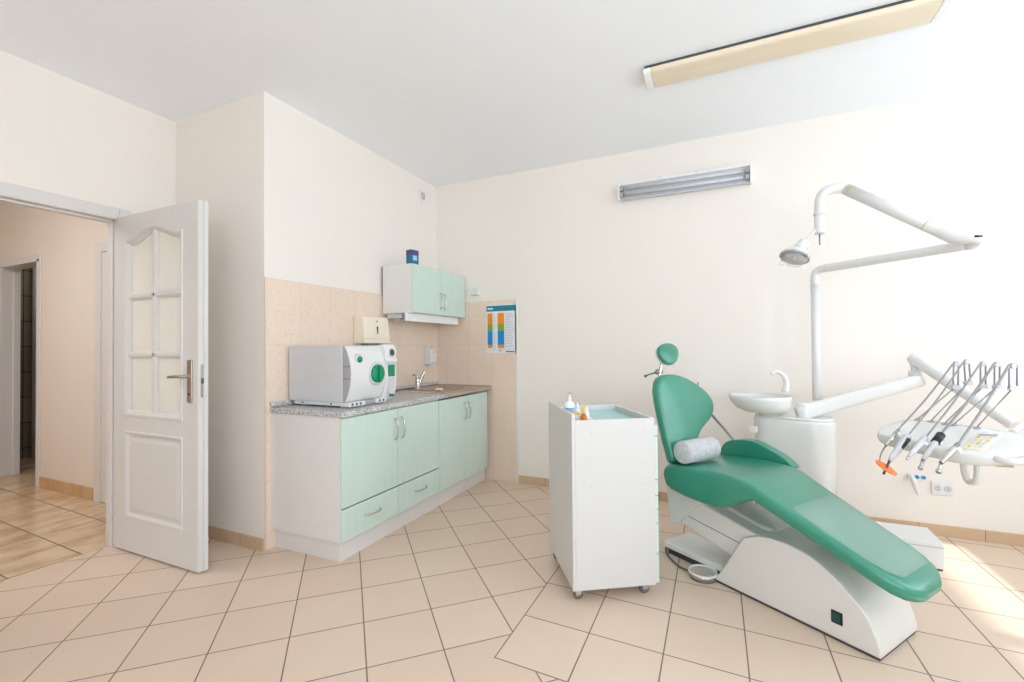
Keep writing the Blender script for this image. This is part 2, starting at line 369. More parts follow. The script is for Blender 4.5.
# ------------------------------------------------------------------ open door
FD = 1.603
d = bpy.data.objects.new('door_1', None); COL.objects.link(d); struct(d); d.location = (-3.512, FD, 0)
def arch(x0, x1, ztop, rise, n=20):
    out = []
    for i in range(n+1):
        t = i/n; xx = x0+(x1-x0)*t
        out.append((xx, ztop+rise*(.5-.5*math.cos(2*PI*t))**1.15))
    return out
T = .050; X0, X1 = .0, .837; Z0, Z1 = .012, 2.115; G0, G1, GB, GT = .105, .685, .862, 1.950
m = MB()    # leaf with an arched glazed opening and a recessed panel
m.box(X0, G0, 0, T, Z0, Z1); m.box(G1, X1, 0, T, Z0, Z1)
P0, P1, PB, PT = .117, .693, .230, .748
m.box(G0, G1, 0, T, PT, GB); m.box(G0, G1, 0, T, Z0, PB); m.box(G0, P0, 0, T, PB, PT)
m.box(P1-.008, G1, 0, T, PB, PT) if P1-.008 < G1 else None
poly = arch(G0, G1, GT, .062)+[(G1, Z1), (G0, Z1)]
m.prism(poly, (0, 0, 0), X, Z, Y, 0, T)
leaf = m.build('door_leaf', 'doorwhite', d)
m = MB()
r_out = rect(P0, G1, PB, PT); ins = lambda k: [(P0+k, PB+k), (G1-k, PB+k), (G1-k, PT-k), (P0+k, PT-k)]
ring = lambda k, y: [Vector((a, y, b)) for a, b in ins(k)]
for s_, sg in ((0, 1), (T, -1)):
    m.rings([ring(-.012, s_), ring(-.006, s_-.006*sg), ring(.004, s_-.004*sg), ring(.016, s_+.010*sg), ring(.030, s_+.010*sg), ring(.052, s_+.003*sg)], False, True, smooth=False)
m.build('door_panel', 'doorwhite', d)
m = MB()    # moulding round the glazing and the glazing bars
def frame_ring(k, y):
    a = arch(G0+k, G1-k, GT-k, .062); return [Vector((p, y, q)) for p, q in [(G0+k, GB+k)]+[(G0+k, GT-k)]+a+[(G1-k, GT-k), (G1-k, GB+k)]]
for s_, sg in ((0, 1), (T, -1)):
    m.rings([frame_ring(-.012, s_), frame_ring(-.008, s_-.007*sg), frame_ring(.004, s_-.006*sg), frame_ring(.026, s_+.014*sg), frame_ring(.026, T/2)], False, False, smooth=False)
def bar(a0, a1, b0, b1, vert):
    for s_, sg in ((0.004, 1), (T-.004, -1)):
        if vert:
            c_ = (a0+a1)/2; m.prism([(a0, T/2), (a0, s_+.010*sg), (c_-.008, s_), (c_+.008, s_), (a1, s_+.010*sg), (a1, T/2)], (0, 0, 0), X, Y, Z, b0, b1)
        else:
            c_ = (b0+b1)/2; m.prism([(b0, T/2), (b0, s_+.010*sg), (c_-.008, s_), (c_+.008, s_), (b1, s_+.010*sg), (b1, T/2)], (0, 0, 0), Z, Y, X, a0, a1)
cx = (G0+G1)/2
bar(cx-.026, cx+.026, GB+.02, GT+.052, True)
for zz in (1.235, 1.600): bar(G0+.02, G1-.02, zz-.022, zz+.022, False)
m.build('glazing_bars', 'doorwhite', d)
m = MB(); m.prism([(G0+.01, GB+.01), (G1-.01, GB+.01)]+arch(G0+.01, G1-.01, GT-.01, .062)[::-1], (0, 0, 0), X, Z, Y, T/2-.003, T/2+.003)
part_label(m.build('door_glass', 'frost', d), 'frosted patterned glass panes')
for s_, sg in ((0, -1), (T, 1)):
    hp = MB(); hp.prism(rrect(.042, .245, .012, 4, .767, 1.083), (0, 0, 0), X, Z, Y, s_, s_+sg*.008)
    ho = hp.build('handle_plate', 'nickel', d, bevel=.002)
    lv = MB(); lv.tube([(.767, s_, 1.112), (.767, s_+sg*.045, 1.112), (.757, s_+sg*.052, 1.112), (.667, s_+sg*.050, 1.108), (.635, s_+sg*.044, 1.104)], [.010, .010, .010, .009, .007], 10, smoothpath=4)
    part_label(lv.build('handle', 'nickel', ho), 'satin metal lever handle')
    lk = MB(); lk.lathe([(.007, 0), (.007, .003)], (.767, s_+sg*.008, 1.01), (0, sg, 0), 12); lk.build('keyhole', 'dgrey', ho)
m = MB(); m.prism(rrect(.022, .19, .010, 4, T/2, 1.085), (X1, 0, 0), Y, Z, X, 0, .002); lk = m.build('lock_plate', 'chrome', d)
MB().prism(rect(T/2-.006, T/2+.006, 1.07, 1.10), (X1+.002, 0, 0), Y, Z, X, 0, .004).build('latch', 'dgrey', lk)
for zz in (.25, 1.05, 1.85): MB().lathe([(.007, 0), (.007, .09)], (-.002, T*.6, zz), n=10).build('hinge', 'doorwhite', d)
m = MB(); m.box(X1, X1+.010, T*.55, T, Z0, Z1); m.build('rebate_strip', 'doorwhite', d)

# ------------------------------------------------------------------ base cabinets along the side wall
def bow_handle(parent, p0, p1, out, r=.0055, mat='chrome'):
    p0, p1, out = Vector(p0), Vector(p1), Vector(out); m = MB()
    mid = (p0+p1)/2
    m.tube([p0, p0+out*.5+(mid-p0)*.06, p0+out*.85+(mid-p0)*.35, mid+out, p1+out*.85+(mid-p1)*.35, p1+out*.5+(mid-p1)*.06, p1], r, 8, smoothpath=4)
    return m.build('handle', mat, parent)
CF = -2.020     # carcass front; fronts to -2.000
def front(name, parent, y0, y1, z0, z1, x=CF):
    return MB().box(x, x+.020, y0+.002, y1-.002, z0+.002, z1-.002).build(name, 'mint', parent, bevel=.0035)
cab = thing('base_cabinet', 'mint base cabinet with two doors above two drawers, under the autoclave', 'cabinet', (0, 0, 0))
m = MB(); m.box(XL+.012, CF, 2.000, 2.018, .128, .858); m.box(XL+.012, CF, 2.985, 3.003, .128, .858); m.box(XL+.012, CF, 2.018, 2.985, .128, .146); m.box(XL+.012, CF, 2.018, 2.985, .84, .858); m.box(XL+.012, XL+.02, 2.018, 2.985, .146, .84)
m.build('body', 'lam', cab, bevel=.001)
m = MB(); m.box(-2.072, -2.056, 2.035, 3.003, 0, .128); m.box(XL+.012, -2.072, 2.035, 2.051, 0, .128); m.build('plinth', 'lam', cab)
for y0, y1, hy in ((2.000, 2.506, 2.470), (2.506, 3.003, 2.542)):
    o = front('door', cab, y0, y1, .326, .852); bow_handle(o, (-2.0, hy, .645), (-2.0, hy, .785), (.030, 0, 0))
    o = front('drawer', cab, y0, y1, .132, .322); c_ = (y0+y1)/2; bow_handle(o, (-2.0, c_-.066, .238), (-2.0, c_+.066, .238), (.028, 0, -.004))
cab = thing('base_cabinet', 'mint base cabinet with two tall doors, under the sink in the corner', 'cabinet', (0, 0, 0))
m = MB(); m.box(XL+.012, CF, 3.007, 3.025, .128, .852); m.box(XL+.012, CF, 3.802, 3.820, .128, .852); m.box(XL+.012, CF, 3.025, 3.802, .128, .146); m.box(XL+.012, XL+.02, 3.025, 3.802, .146, .84)
m.build('body', 'lam', cab, bevel=.001)
m = MB(); m.box(-2.072, -2.056, 3.003, 3.865, 0, .128); m.box(XL+.012, -2.072, 3.849, 3.865, 0, .128); m.build('plinth', 'lam', cab)
for y0, y1, hy in ((3.007, 3.420, 3.386), (3.420, 3.822, 3.454)):
    o = front('door', cab, y0, y1, .132, .848); bow_handle(o, (-2.0, hy, .650), (-2.0, hy, .788), (.030, 0, 0))
wt = MB(); wt.box(XL+.011, -1.985, 1.988, 3.070, .859, .893)
wo = wt.build('worktop', 'granite', bevel=.006); tag(wo, 'grey speckled worktop on the left mint cabinet, carrying the autoclave', 'worktop')
tag(MB().prism([(0, 0), (.022, 0), (.006, .028), (0, .028)], (XL+.011, 0, .8985), X, Z, Y, 1.990, 3.868).build('upstand', 'granite'), 'narrow grey upstand strip between worktop and wall tiles', 'trim strip')
# steel sink top
st = thing('sink', 'brushed steel sink top set on the corner cabinet beneath the wall cupboard', 'sink', (0, 0, 0))
bx0, bx1, by0, by1 = -2.50, -2.15, 3.40, 3.74
m = MB(); zt = .894
def ringz(poly, z): return [Vector((a, b, z)) for a, b in poly]
outer = rrect(.616, .800, .006, 5, -2.285, 3.460+.012)
hole = rrect(bx1-bx0, by1-by0, .10, 5, (bx0+bx1)/2, (by0+by1)/2)
def shrink(poly, k):
    ax = sum(p[0] for p in poly)/len(poly); ay = sum(p[1] for p in poly)/len(poly); return [(ax+(p[0]-ax)*k, ay+(p[1]-ay)*k) for p in poly]
m.rings([ringz(outer, .862), ringz(outer, zt), ringz(shrink(outer, .985), zt+.003), ringz(shrink(outer, .965), zt-.003), ringz(shrink(hole, 1.06), zt-.004), ringz(hole, zt-.008), ringz(shrink(hole, .97), zt-.03), ringz(shrink(hole, .90), zt-.125), ringz(shrink(hole, .78), zt-.145), ringz(shrink(hole, .1), zt-.15)], False, True)
for k in range(6): m.tube([(-2.48+k*.055, 3.12, zt-.003), (-2.48+k*.055, 3.33, zt-.004)], .006, 6)
m.build('basin_top', 'steel', st)
m = MB(); m.lathe([(.04, 0), (.042, .004), (.02, .002)], ((bx0+bx1)/2, (by0+by1)/2, zt-.149), n=20); m.build('drain', 'chrome', st)
# mixer tap
tp = thing('mixer_tap', 'chrome single lever mixer tap behind the steel sink', 'tap', (-2.44, 3.33, .892))
MB().lathe([(.030, 0), (.030, .006), (.023, .010), (.022, .07), (.024, .09), (.018, .104), (.0, .108)], n=20).build('tap_body', 'chrome', tp)
MB().tube([(.006, .008, .03), (.02, .025, .09), (.034, .042, .14), (.040, .050, .163)], [.013, .0135, .014, .012], 12, smoothpath=3).build('spout', 'chrome', tp)
MB().tube([(0, 0, .10), (-.004, -.004, .118), (-.02, -.012, .128), (-.04, -.02, .132)], [.014, .010, .008, .006], 10, smoothpath=4).build('lever', 'chrome', tp)

# ------------------------------------------------------------------ autoclave
ac = thing('autoclave', 'white and grey benchtop autoclave with a green door knob on the worktop', 'autoclave', (-2.58, 2.12, .893))
AX, AW, AH = .462, .448, .352      # body depth, width, height
m = MB(); m.box(0, AX, 0, AW, .034, .034+AH); part_label(m.build('housing', 'lgrey', ac, bevel=.004), 'light grey sheet metal housing')
m = MB(); m.box(.035, AX+.006, .012, AW-.012, .010, .034)
for yy in (.05, AW-.05):
    for xx in (.08, AX-.04): m.lathe([(.018, -.0), (.018, .012)], (xx, yy, -.0), n=14)
bo = m.build('base_frame', 'plastic', ac, bevel=.003)
for yy in (.11, .36): MB().lathe([(.006, 0), (.006, .003)], (yy, .012, .022), (0, -1, 0), 10).build('screw', 'dgrey', bo)
def prof(bulge, base=.012, n=14): return [(base+bulge*math.sin(PI*i/n)**.8, .036+AH*.985*i/n) for i in range(n+1)]
FY0, FY1, FY2 = .004, .322, AW-.004
m = MB(); pr = [(0, .036)]+prof(.052)+[(0, .036+AH*.985)]
m.prism(pr, (AX, 0, 0), X, Z, Y, FY0, FY0+.006); part_label(m.build('door_side', 'grey', ac), 'grey side of the bulging door')
for zz in (.18, .255): MB().box(AX+.002, AX+.06, FY0-.001, FY0, zz, zz+.003).build('slot', 'black', ac)
m = MB(); pr = [(0, .036)]+prof(.054, .014)+[(0, .036+AH*.985)]
m.prism(pr, (AX, 0, 0), X, Z, Y, FY0+.006, FY1, smooth=False); do_ = m.build('front_door', 'plastic', ac, bevel=.002, angle=60)
kc = (AX+.066, .236, .203)
m = MB(); m.lathe([(.076, -.012), (.076, .004), (.062, .006)], kc, X, 32); part_label(m.build('knob_ring', 'lgrey', do_), 'grey ring round the knob')
m = MB(); m.lathe([(.059, .004), (.059, .018), (.052, .022), (.0, .022)], kc, X, 32); m.prism([(-.052, -.010), (.052, -.008), (.054, .0), (.052, .008), (-.052, .010)], (kc[0]+.022, kc[1], kc[2]), Z, Y, X, 0, .014)
part_label(m.build('knob', 'teal', do_), 'round green knob')
ic = (AX+.050, .085, .302)
m = MB(); m.lathe([(.033, -.01), (.033, .008), (.026, .010)], ic, X, 24); m.build('indicator_ring', 'lgrey', do_)
m = MB(); m.lathe([(.021, .008), (.018, .016), (.0, .019)], (ic[0], ic[1]+.004, ic[2]-.003), X, 20); part_label(m.build('indicator', 'teal', do_), 'small green indicator')
m = MB(); pr = [(0, .02), (.03, .02), (.055, .08), (.062, .17), (.056, .26), (.070, .275), (.072, .290), (.060, .300), (.066, .345), (.045, .392), (0, .392)]
m.prism(pr, (AX, 0, 0), X, Z, Y, FY1+.003, FY2); cp = m.build('control_column', 'plastic', ac, bevel=.004)
yc = (FY1+FY2)/2+.008
m = MB(); m.lathe([(.030, 0), (.030, .006), (.026, .007)], (AX+.060, yc, .338), (1, 0, .1), 24); part_label(m.build('gauge_ring', 'lgrey', cp), 'grey bezel')
m = MB(); m.lathe([(.024, .006), (.022, .010)], (AX+.060, yc, .338), (1, 0, .1), 24); part_label(m.build('gauge', 'dgrey', cp), 'dark dial')
m = MB(); m.prism([(-.034, .175), (.034, .175), (.034, .255), (-.034, .255)], (AX+.060, yc, 0), Y, Z, X, 0, .003); part_label(m.build('keypad', 'teal', cp), 'green keypad')
m = MB(); m.prism([(-.034, .060), (.034, .050), (.034, .172), (-.034, .172)], (AX+.056, yc, 0), Y, Z, X, 0, .006); m.build('lower_panel', 'lgrey', cp)
m = MB(); m.lathe([(.016, 0), (.015, .014), (.0, .016)], (AX+.046, yc+.012, .048), (1, 0, 0), 18); part_label(m.build('release_button', 'teal', cp), 'small green button')
so = MB().box(AX, AX+.050, .006, .150, .006, .034).build('socket_strip', 'plastic', ac, bevel=.004)
for yy in (.035, .070, .105): MB().lathe([(.008, 0), (.008, .003)], (AX+.050, yy, .021), X, 12).build('connector', 'dgrey', so)
so = MB().box(AX, AX+.056, FY1-.07, FY1+.02, .006, .034).build('socket_strip', 'plastic', ac, bevel=.004)
for yy in (FY1-.045, FY1-.01): MB().box(AX+.056, AX+.058, yy-.008, yy+.008, .014, .028).build('connector', 'dgrey', so)
m = MB(); m.box(AX, AX+.040, .150, FY1-.07, .004, .034); part_label(m.build('drip_tray', 'grey', ac, bevel=.003), 'grey drip tray')

# ------------------------------------------------------------------ things on the side and back walls
tw = thing('towel_dispenser', 'cream paper towel dispenser on the tiled wall above the autoclave', 'dispenser', (XL+.011, 2.715, 1.30))
m = MB(); m.prism([(0, 0), (.118, 0), (.112, .10), (.098, .205), (.085, .215), (0, .222)], (0, 0, 0), X, Z, Y, 0, .295); b_ = m.build('cover', 'cream', tw, bevel=.008)
MB().box(.117, .120, .01, .285, .036, .038).build('seam', 'beigepl', b_)
MB().prism(rrect(.012, .062, .005, 3, .1475, .105), (.112, 0, 0), Y, Z, X, -.006, .002).build('level_window', 'dgrey', b_)
MB().lathe([(.006, 0), (.006, .003)], (.1045, .1475, .175), X, 10).build('lock', 'dgrey', b_)
part_label(MB().box(.03, .10, .05, .20, -.010, .001).build('towel_slot', 'teal', tw), 'green edge of the outlet below')
sd = thing('soap_dispenser', 'white soap dispenser on the tiles between sink and corner', 'dispenser', (XL+.011, 3.645, 1.10))
m = MB(); m.prism([(0, 0), (.055, 0), (.078, .02), (.085, .09), (.070, .145), (.035, .172), (0, .175)], (0, 0, 0), X, Z, Y, 0, .098); m.build('housing', 'plastic', sd, bevel=.010, seg=3)
MB().prism(rrect(.02, .008, .003, 3, .049, .120), (.080, 0, 0), Y, Z, X, -.006, .002).build('level_slot', 'grey', sd)
MB().box(.030, .072, .022, .076, -.012, .002).build('push_lever', 'plastic', sd, bevel=.004)
# wall cupboard
UX = -2.286
cu = thing('wall_cabinet', 'small mint wall cupboard with white sides hung in the tiled corner', 'cabinet', (0, 0, 0))
m = MB(); m.box(XL+.022, UX, 3.045, 3.061, 1.552, 1.956); m.box(XL+.022, UX, 3.862, 3.878, 1.552, 1.956); m.box(XL+.022, UX, 3.061, 3.862, 1.552, 1.568); m.box(XL+.022, UX, 3.061, 3.862, 1.94, 1.956); m.box(XL+.022, XL+.028, 3.061, 3.862, 1.568, 1.94)
m.build('body', 'lam', cu, bevel=.001)
for y0, y1, hy in ((3.045, 3.466, 3.437), (3.466, 3.878, 3.495)):
    o = front('door', cu, y0, y1, 1.552, 1.956, UX); bow_handle(o, (UX+.02, hy, 1.610), (UX+.02, hy, 1.745), (.026, 0, 0))
m = MB(); m.box(XL+.001+.010, XL+.022, 3.052, 3.87, 1.70, 1.95); part_label(m.build('shadow_gap_strip', 'dgrey', cu), 'dark strip painted as the shadow gap behind the cupboard')  # dark grey strip put in for the shadow behind the cupboard
vl = tag(MB().box(-2.345, -2.318, 3.03, 3.83, 1.484, 1.551).build('light_valance', 'white', bevel=.003), 'white light valance strip hung under the wall cupboard', 'lamp')
ul = tag(MB().box(-2.55, -2.40, 3.06, 3.20, 1.512, 1.551).box(-2.50, -2.44, 3.09, 3.16, 1.49, 1.512).build('spot_light', 'lgrey', bevel=.004), 'pale grey fitting under the left end of the wall cupboard', 'lamp')
# carton on the cupboard
cb = thing('carton', 'small blue and purple printed carton standing on the wall cupboard', 'box', (-2.312, 3.072, 1.957), math.radians(-14))
m = MB(); CX, CY, CZ = .058, .084, .122
m.box(-CX, 0, 0, CY, 0, CZ)
M['cart_blue'] = plain('carton_blue', rgb(0, 112, 150), .4, vary=.1, nscale=30); M['cart_purple'] = plain('carton_purple', rgb(84, 70, 130), .4, vary=.15, nscale=40); M['cart_pale'] = plain('carton_pale', rgb(170, 200, 240), .4)
m.build('card_box', 'cart_blue', cb)
m = MB(); m.box(-CX-.0006, .0006, -.0006, CY+.0006, CZ*.64, CZ*.94); part_label(m.build('printed_band', 'cart_purple', cb), 'purple printed band')
m = MB(); m.box(.0, .0012, CY*.28, CY*.78, CZ*.28, CZ*.62); part_label(m.build('printed_panel', 'cart_pale', cb), 'pale blue printed panel')
# round wall vent
vt = thing('wall_vent', 'small round white vent high on the side wall', 'vent', (XL, 3.645, 2.733))
MB().lathe([(.062, 0), (.062, .012), (.045, .016), (.042, .008)], (0, 0, 0), X, 28).build('rim', 'white', vt)
m = MB(); m.lathe([(.040, .001), (.040, .006)], (0, 0, 0), X, 24)
for k in range(5): m.box(.006, .010, -.034, .034, -.03+k*.014, -.024+k*.014)
m.build('grille', 'ventgrey', vt)
# junction box on the back wall
jb = thing('junction_box', 'white square junction box on the wall right of the wall cupboard', 'electrical box', (-2.150, YB, 1.803))
MB().box(-.046, .046, -.045, 0, -.034, .034).build('cover', 'plastic', jb, bevel=.006)
MB().box(-.030, .030, -.048, -.045, -.034, -.022).build('vent_slot', 'lgrey', jb, bevel=.001)
# poster
ps = thing('poster', 'calendar style chart with teal header and orange green blue columns on the tiles', 'poster', (-2.032, YB-.0125, 1.206))
PW, PH = .312, .460
M['paper'] = plain('poster_paper', rgb(228, 230, 236), .5, vary=.01); M['p_teal'] = plain('poster_teal', rgb(0, 126, 150), .45, vary=.04); M['p_orange'] = plain('poster_orange', rgb(240, 146, 20), .45)
M['p_green'] = plain('poster_green', rgb(128, 168, 30), .45); M['p_blue'] = plain('poster_blue', rgb(0, 140, 206), .45); M['p_grey'] = plain('poster_grey', rgb(176, 178, 186), .5); M['p_navy'] = plain('poster_navy', rgb(24, 44, 110), .5)
MB().box(0, PW, -.0015, .0015, 0, PH).build('sheet', 'paper', ps)
def strip(name, mat, rects, y=-.0022):
    m = MB()
    for a0, a1, b0, b1 in rects: m.box(a0*PW, a1*PW, y, -.0014, PH*(1-b1), PH*(1-b0))
    return m.build(name, mat, ps)
strip('header_band', 'p_teal', [(0, 1, .02, .135)])
strip('header_lettering', 'paper', [(.04, .22, .065, .095)], -.0026)
for a0, a1 in ((.035, .205), (.38, .60)):
    for nm_, mt_, b0, b1 in (('orange_field', 'p_orange', .175, .40), ('green_field', 'p_green', .40, .545), ('blue_field', 'p_blue', .545, .83), ('orange_field', 'p_orange', .83, .895)): strip(nm_, mt_, [(a0, a1, b0, b1)])
r_ = []
for k in range(22):
    b = .185+k*.0325
    r_.append((.63, .63+random.uniform(.18, .33), b, b+.008)); r_.append((.225, .225+random.uniform(.06, .13), b, b+.007))
for k in range(5): r_.append((.05+.075*k, .11+.075*k, .968, .978))
for k in range(5): r_.append((.22+.16*k, .33+.16*k, .915, .922))
strip('small_print', 'p_grey', r_[0:44:2]); strip('small_print', 'p_grey', r_[1:44:2]); strip('footer_print', 'p_grey', r_[49:])
m = MB(); m.prism([(.40, .965), (.44, .965), (.53, .93), (.49, .93)], (0, -.0014, PH), (PW, 0, 0), (0, 0, -PH), Y, -.0009, 0); m.build('footer_mark', 'p_navy', ps); m = MB()
for a in (.66, .73, .80, .87): m.prism(rect(a, a+.055, .955, .982), (0, -.0014, PH), (PW, 0, 0), (0, 0, -PH), Y, -.0009, 0)
m.build('footer_lettering', 'p_navy', ps)
MB().lathe([(.012, 0), (.012, .004)], (PW*.33, -.002, PH+.002), (0, -1, 0), 14).build('hanger', 'paper', ps)
# tube lamp on the back wall
bl = thing('tube_lamp', 'chrome open tube lamp with bare tubes high on the back wall', 'lamp', (-.745, YB, 2.545))
LW = .977
m = MB(); m.prism([(-.004, .060), (-.062, .068), (-.062, .062), (-.044, .034), (-.044, -.034), (-.062, -.062), (-.062, -.068), (-.004, -.060)], (0, 0, 0), Y, Z, X, 0, LW); m.build('reflector', 'alu', bl, bevel=.002)
MB().box(0, LW, -.072, -.058, .056, .074).build('rim', 'white', bl, bevel=.003)
for zz in (.026, -.022):
    m = MB(); m.tube([(.05, -.062, zz), (LW-.05, -.062, zz)], .0125, 12); t_ = m.build('tube', 'lgrey', bl)
    for xx in (.022, LW-.022): MB().box(xx-.014, xx+.014, -.082, -.03, zz-.018, zz+.018).lathe([(.016, -.014), (.016, .014)], (xx, -.062, zz), X, 12).build('lampholder', 'grey', bl, bevel=.002)
for xx in (0, LW): MB().box(xx-.006, xx+.006, -.088, -.004, -.066, .066).build('end_plate', 'white', bl, bevel=.003)
for xx in (.32, .60): MB().box(xx-.01, xx+.01, -.03, 0, .062, .082).tube([(xx, -.02, .082), (xx, -.02, .096)], .006, 8).build('bracket', 'chrome', bl)
# long lamp on the ceiling
cl = thing('ceiling_lamp', 'long yellowed batten lamp on the white ceiling', 'lamp', (-.386, 2.83, ZC))
CW = 1.405
MB().box(.01, CW-.01, -.098, .098, -.016, 0).build('base_plate', 'dgrey', cl)  # dark grey colour stands in for the shadow gap at the ceiling
sec = [(-.098, -.012), (-.102, -.022), (-.090, -.040), (-.060, -.048), (.060, -.048), (.090, -.040), (.102, -.022), (.098, -.012)]
m = MB(); m.prism(sec, (0, 0, 0), Y, Z, X, .045, CW-.045, smooth=False); part_label(m.build('diffuser', 'diffuser', cl, bevel=.006, angle=20), 'yellowed ribbed diffuser')
for a, b in ((0, .045), (CW-.045, CW)): m = MB(); m.prism(sec, (0, 0, 0), Y, Z, X, a, b); part_label(m.build('end_cap', 'white', cl, bevel=.012, seg=3, angle=25), 'white end cap')
# socket and water outlets on the back wall
so = thing('wall_socket', 'white double socket low on the wall behind the instrument tray', 'socket', (1.316, YB, .312))
MB().box(-.056, .056, -.012, 0, -.045, .045).build('plate', 'plastic', so, bevel=.004)
for xx in (-.026, .026):
    m = MB(); m.lathe([(.020, 0), (.020, .004)], (xx, -.012, 0), (0, -1, 0), 18); r = m.build('socket_face', 'lgrey', so)
    for zz in (-.008, .008): MB().lathe([(.003, .004), (.003, .005)], (xx, -.012, zz), (0, -1, 0), 8).build('pin_hole', 'dgrey', r)
wv = thing('water_valve', 'white angled pipe outlet with two blue caps beside the wall socket', 'valve', (1.150, YB, .352))
MB().tube([(0, 0, .02), (0, -.05, .02), (.004, -.062, .0), (.02, -.062, -.06), (.028, -.062, -.085)], [.016, .016, .016, .012, .006], 10, smoothpath=3).build('pipe', 'plastic', wv)
for xx in (.038, .072): MB().lathe([(.011, 0), (.011, .014), (.008, .018), (0, .019)], (xx, 0, .02), (0, -1, 0), 14).build('cap', 'blue', wv)

# ------------------------------------------------------------------ drawer trolley
TA = math.radians(32.3)
ct = thing('drawer_trolley', 'white instrument trolley on castors with mint drawer fronts, in front of the chair', 'trolley', (-.667, 2.164, 0), TA)
TW, TD_ = .430, .523
m = MB(); m.box(0, .018, -.0, TD_, .060, .928); part_label(m.build('side_panel', 'cartwhite', ct, bevel=.002), 'white side panel with raised edge')
m = MB(); m.box(.018, TW, 0, .018, .060, .896)
fp = m.build('front_panel', 'cartwhite', ct, bevel=.002)
for xx in (.10, .24, .375):
    for zz in (.835, .565): MB().lathe([(.006, 0), (.005, .002)], (xx, 0, zz), (0, -1, 0), 10).build('screw_cap', 'lgrey', fp)
m = MB(); m.box(.018, TW, TD_-.018, TD_, .060, .902); m.build('back_panel', 'cartwhite', ct, bevel=.002)
m = MB(); m.box(.018, TW, .018, TD_-.018, .060, .078).build('bottom_shelf', 'cartwhite', ct); m = MB(); m.box(.018, TW-.018, .018, TD_-.018, .850, .866); m.box(.018, .125, .018, .12, .866, .895); m.build('top_shelf', 'cartwhite', ct)
m = MB(); m.box(TW-.018, TW, .018, TD_-.018, .866, .900); m.build('edge_rail', 'cartwhite', ct, bevel=.002)
part_label(MB().box(.06, TW-.03, .14, TD_-.03, .866, .872).build('glass_mat', 'matglass', ct, bevel=.001), 'pale teal glass mat')
zs = [.862, .805, .585, .505, .435, .365, .215, .066]
for a, b in zip(zs[:-1], zs[1:]):
    dr = MB().box(TW+.001, TW+.018, .004, TD_-.004, b+.002, a-.002).build('drawer', 'mint', ct, bevel=.002)
    MB().tube([(TW+.018, TD_*.4, (a+b)/2), (TW+.036, TD_*.42, (a+b)/2), (TW+.036, TD_*.58, (a+b)/2), (TW+.018, TD_*.6, (a+b)/2)], .004, 8).build('handle', 'chrome', dr)
for xx, yy in ((.035, .045), (TW-.045, .045), (.035, TD_-.045), (TW-.045, TD_-.045)):
    m = MB(); m.box(xx-.018, xx+.018, yy-.018, yy+.018, .055, .060); m.prism([(-.018, .056), (.018, .056), (.014, .028), (-.010, .022)], (xx, yy, 0), X, Z, Y, -.016, -.012); m.prism([(-.018, .056), (.018, .056), (.014, .028), (-.010, .022)], (xx, yy, 0), X, Z, Y, .012, .016)
    cs = m.build('castor', 'chrome', ct)
    m = MB(); m.lathe([(.018, -.011), (.024, -.007), (.024, .007), (.018, .011)], (xx, yy, .024), Y, 18); m.build('wheel', 'rubber', cs)
def on_cart(x, y, z=.895): 
    c_, s_ = math.cos(TA), math.sin(TA); return (-.667+x*c_-y*s_, 2.164+x*s_+y*c_, z)
def bottle(name, label, cat, loc, prof, mat, cap=None, capmat='plastic', rz=0, grp=None):
    t_ = thing(name, label, cat, loc, rz, grp); MB().lathe(prof, n=18).build('body', mat, t_)
    if cap: MB().lathe(cap, n=14).build('cap', capmat, t_)
    return t_
sb = bottle('spray_bottle', 'tall pale blue spray bottle at the back left of the trolley top', 'bottle', on_cart(.06, .26, .867), [(.026, 0), (.030, .004), (.030, .070), (.024, .086), (.010, .094), (.010, .100)], 'milky', [(.012, .098), (.012, .112), (.007, .116), (.006, .128)])
MB().tube([(0, 0, .126), (-.004, -.006, .136), (.012, -.01, .142), (.022, -.02, .138)], .005, 8, smoothpath=3).build('nozzle', 'lgrey', sb)
MB().lathe([(.0306, .020), (.0306, .060)], n=18).build('bottle_label', 'pale_blue', sb)
bottle('dropper_bottle', 'amber dropper bottle with yellow rubber bulb on the trolley front edge', 'bottle', on_cart(.070, .026, .8955), [(.017, 0), (.018, .003), (.018, .012), (.013, .024), (.008, .030), (.008, .034)], 'amber', [(.009, .033), (.009, .040), (.007, .044), (.010, .054), (.008, .066), (.0, .070)], 'yellow')
bottle('squeeze_bottle', 'white squeeze bottle with pointed nozzle just right of the amber bottle', 'bottle', on_cart(.095, .060, .8955), [(.014, 0), (.015, .003), (.015, .030), (.010, .038)], 'milky', [(.010, .037), (.009, .046), (.003, .066), (.0, .068)])
bottle('squeeze_bottle', 'white squeeze bottle with pointed nozzle between the amber and the spray bottle', 'bottle', on_cart(.060, .105, .8955), [(.014, 0), (.015, .003), (.015, .036), (.009, .046)], 'milky', [(.009, .045), (.008, .055), (.003, .074), (.0, .076)])
bottle('ointment_jar', 'low cream jar with yellow lid beside the raised trolley side panel', 'jar', on_cart(.040, .060, .8955), [(.014, 0), (.015, .003), (.015, .022)], 'cream', [(.016, .022), (.016, .034), (.014, .036)], 'yellow')

# ------------------------------------------------------------------ dental chair
CA = math.radians(-34.75)
C0 = Vector((-.039, 2.67, 0)); CU = Vector((math.cos(CA), math.sin(CA), 0)); CV = Vector((-math.sin(CA), math.cos(CA), 0))
def chair_pt(u, v, z): return C0+CU*u+CV*v+Vector((0, 0, z))
ch = thing('dental_chair', 'green upholstered dental chair on a white base in the middle of the floor', 'chair', C0, CA)
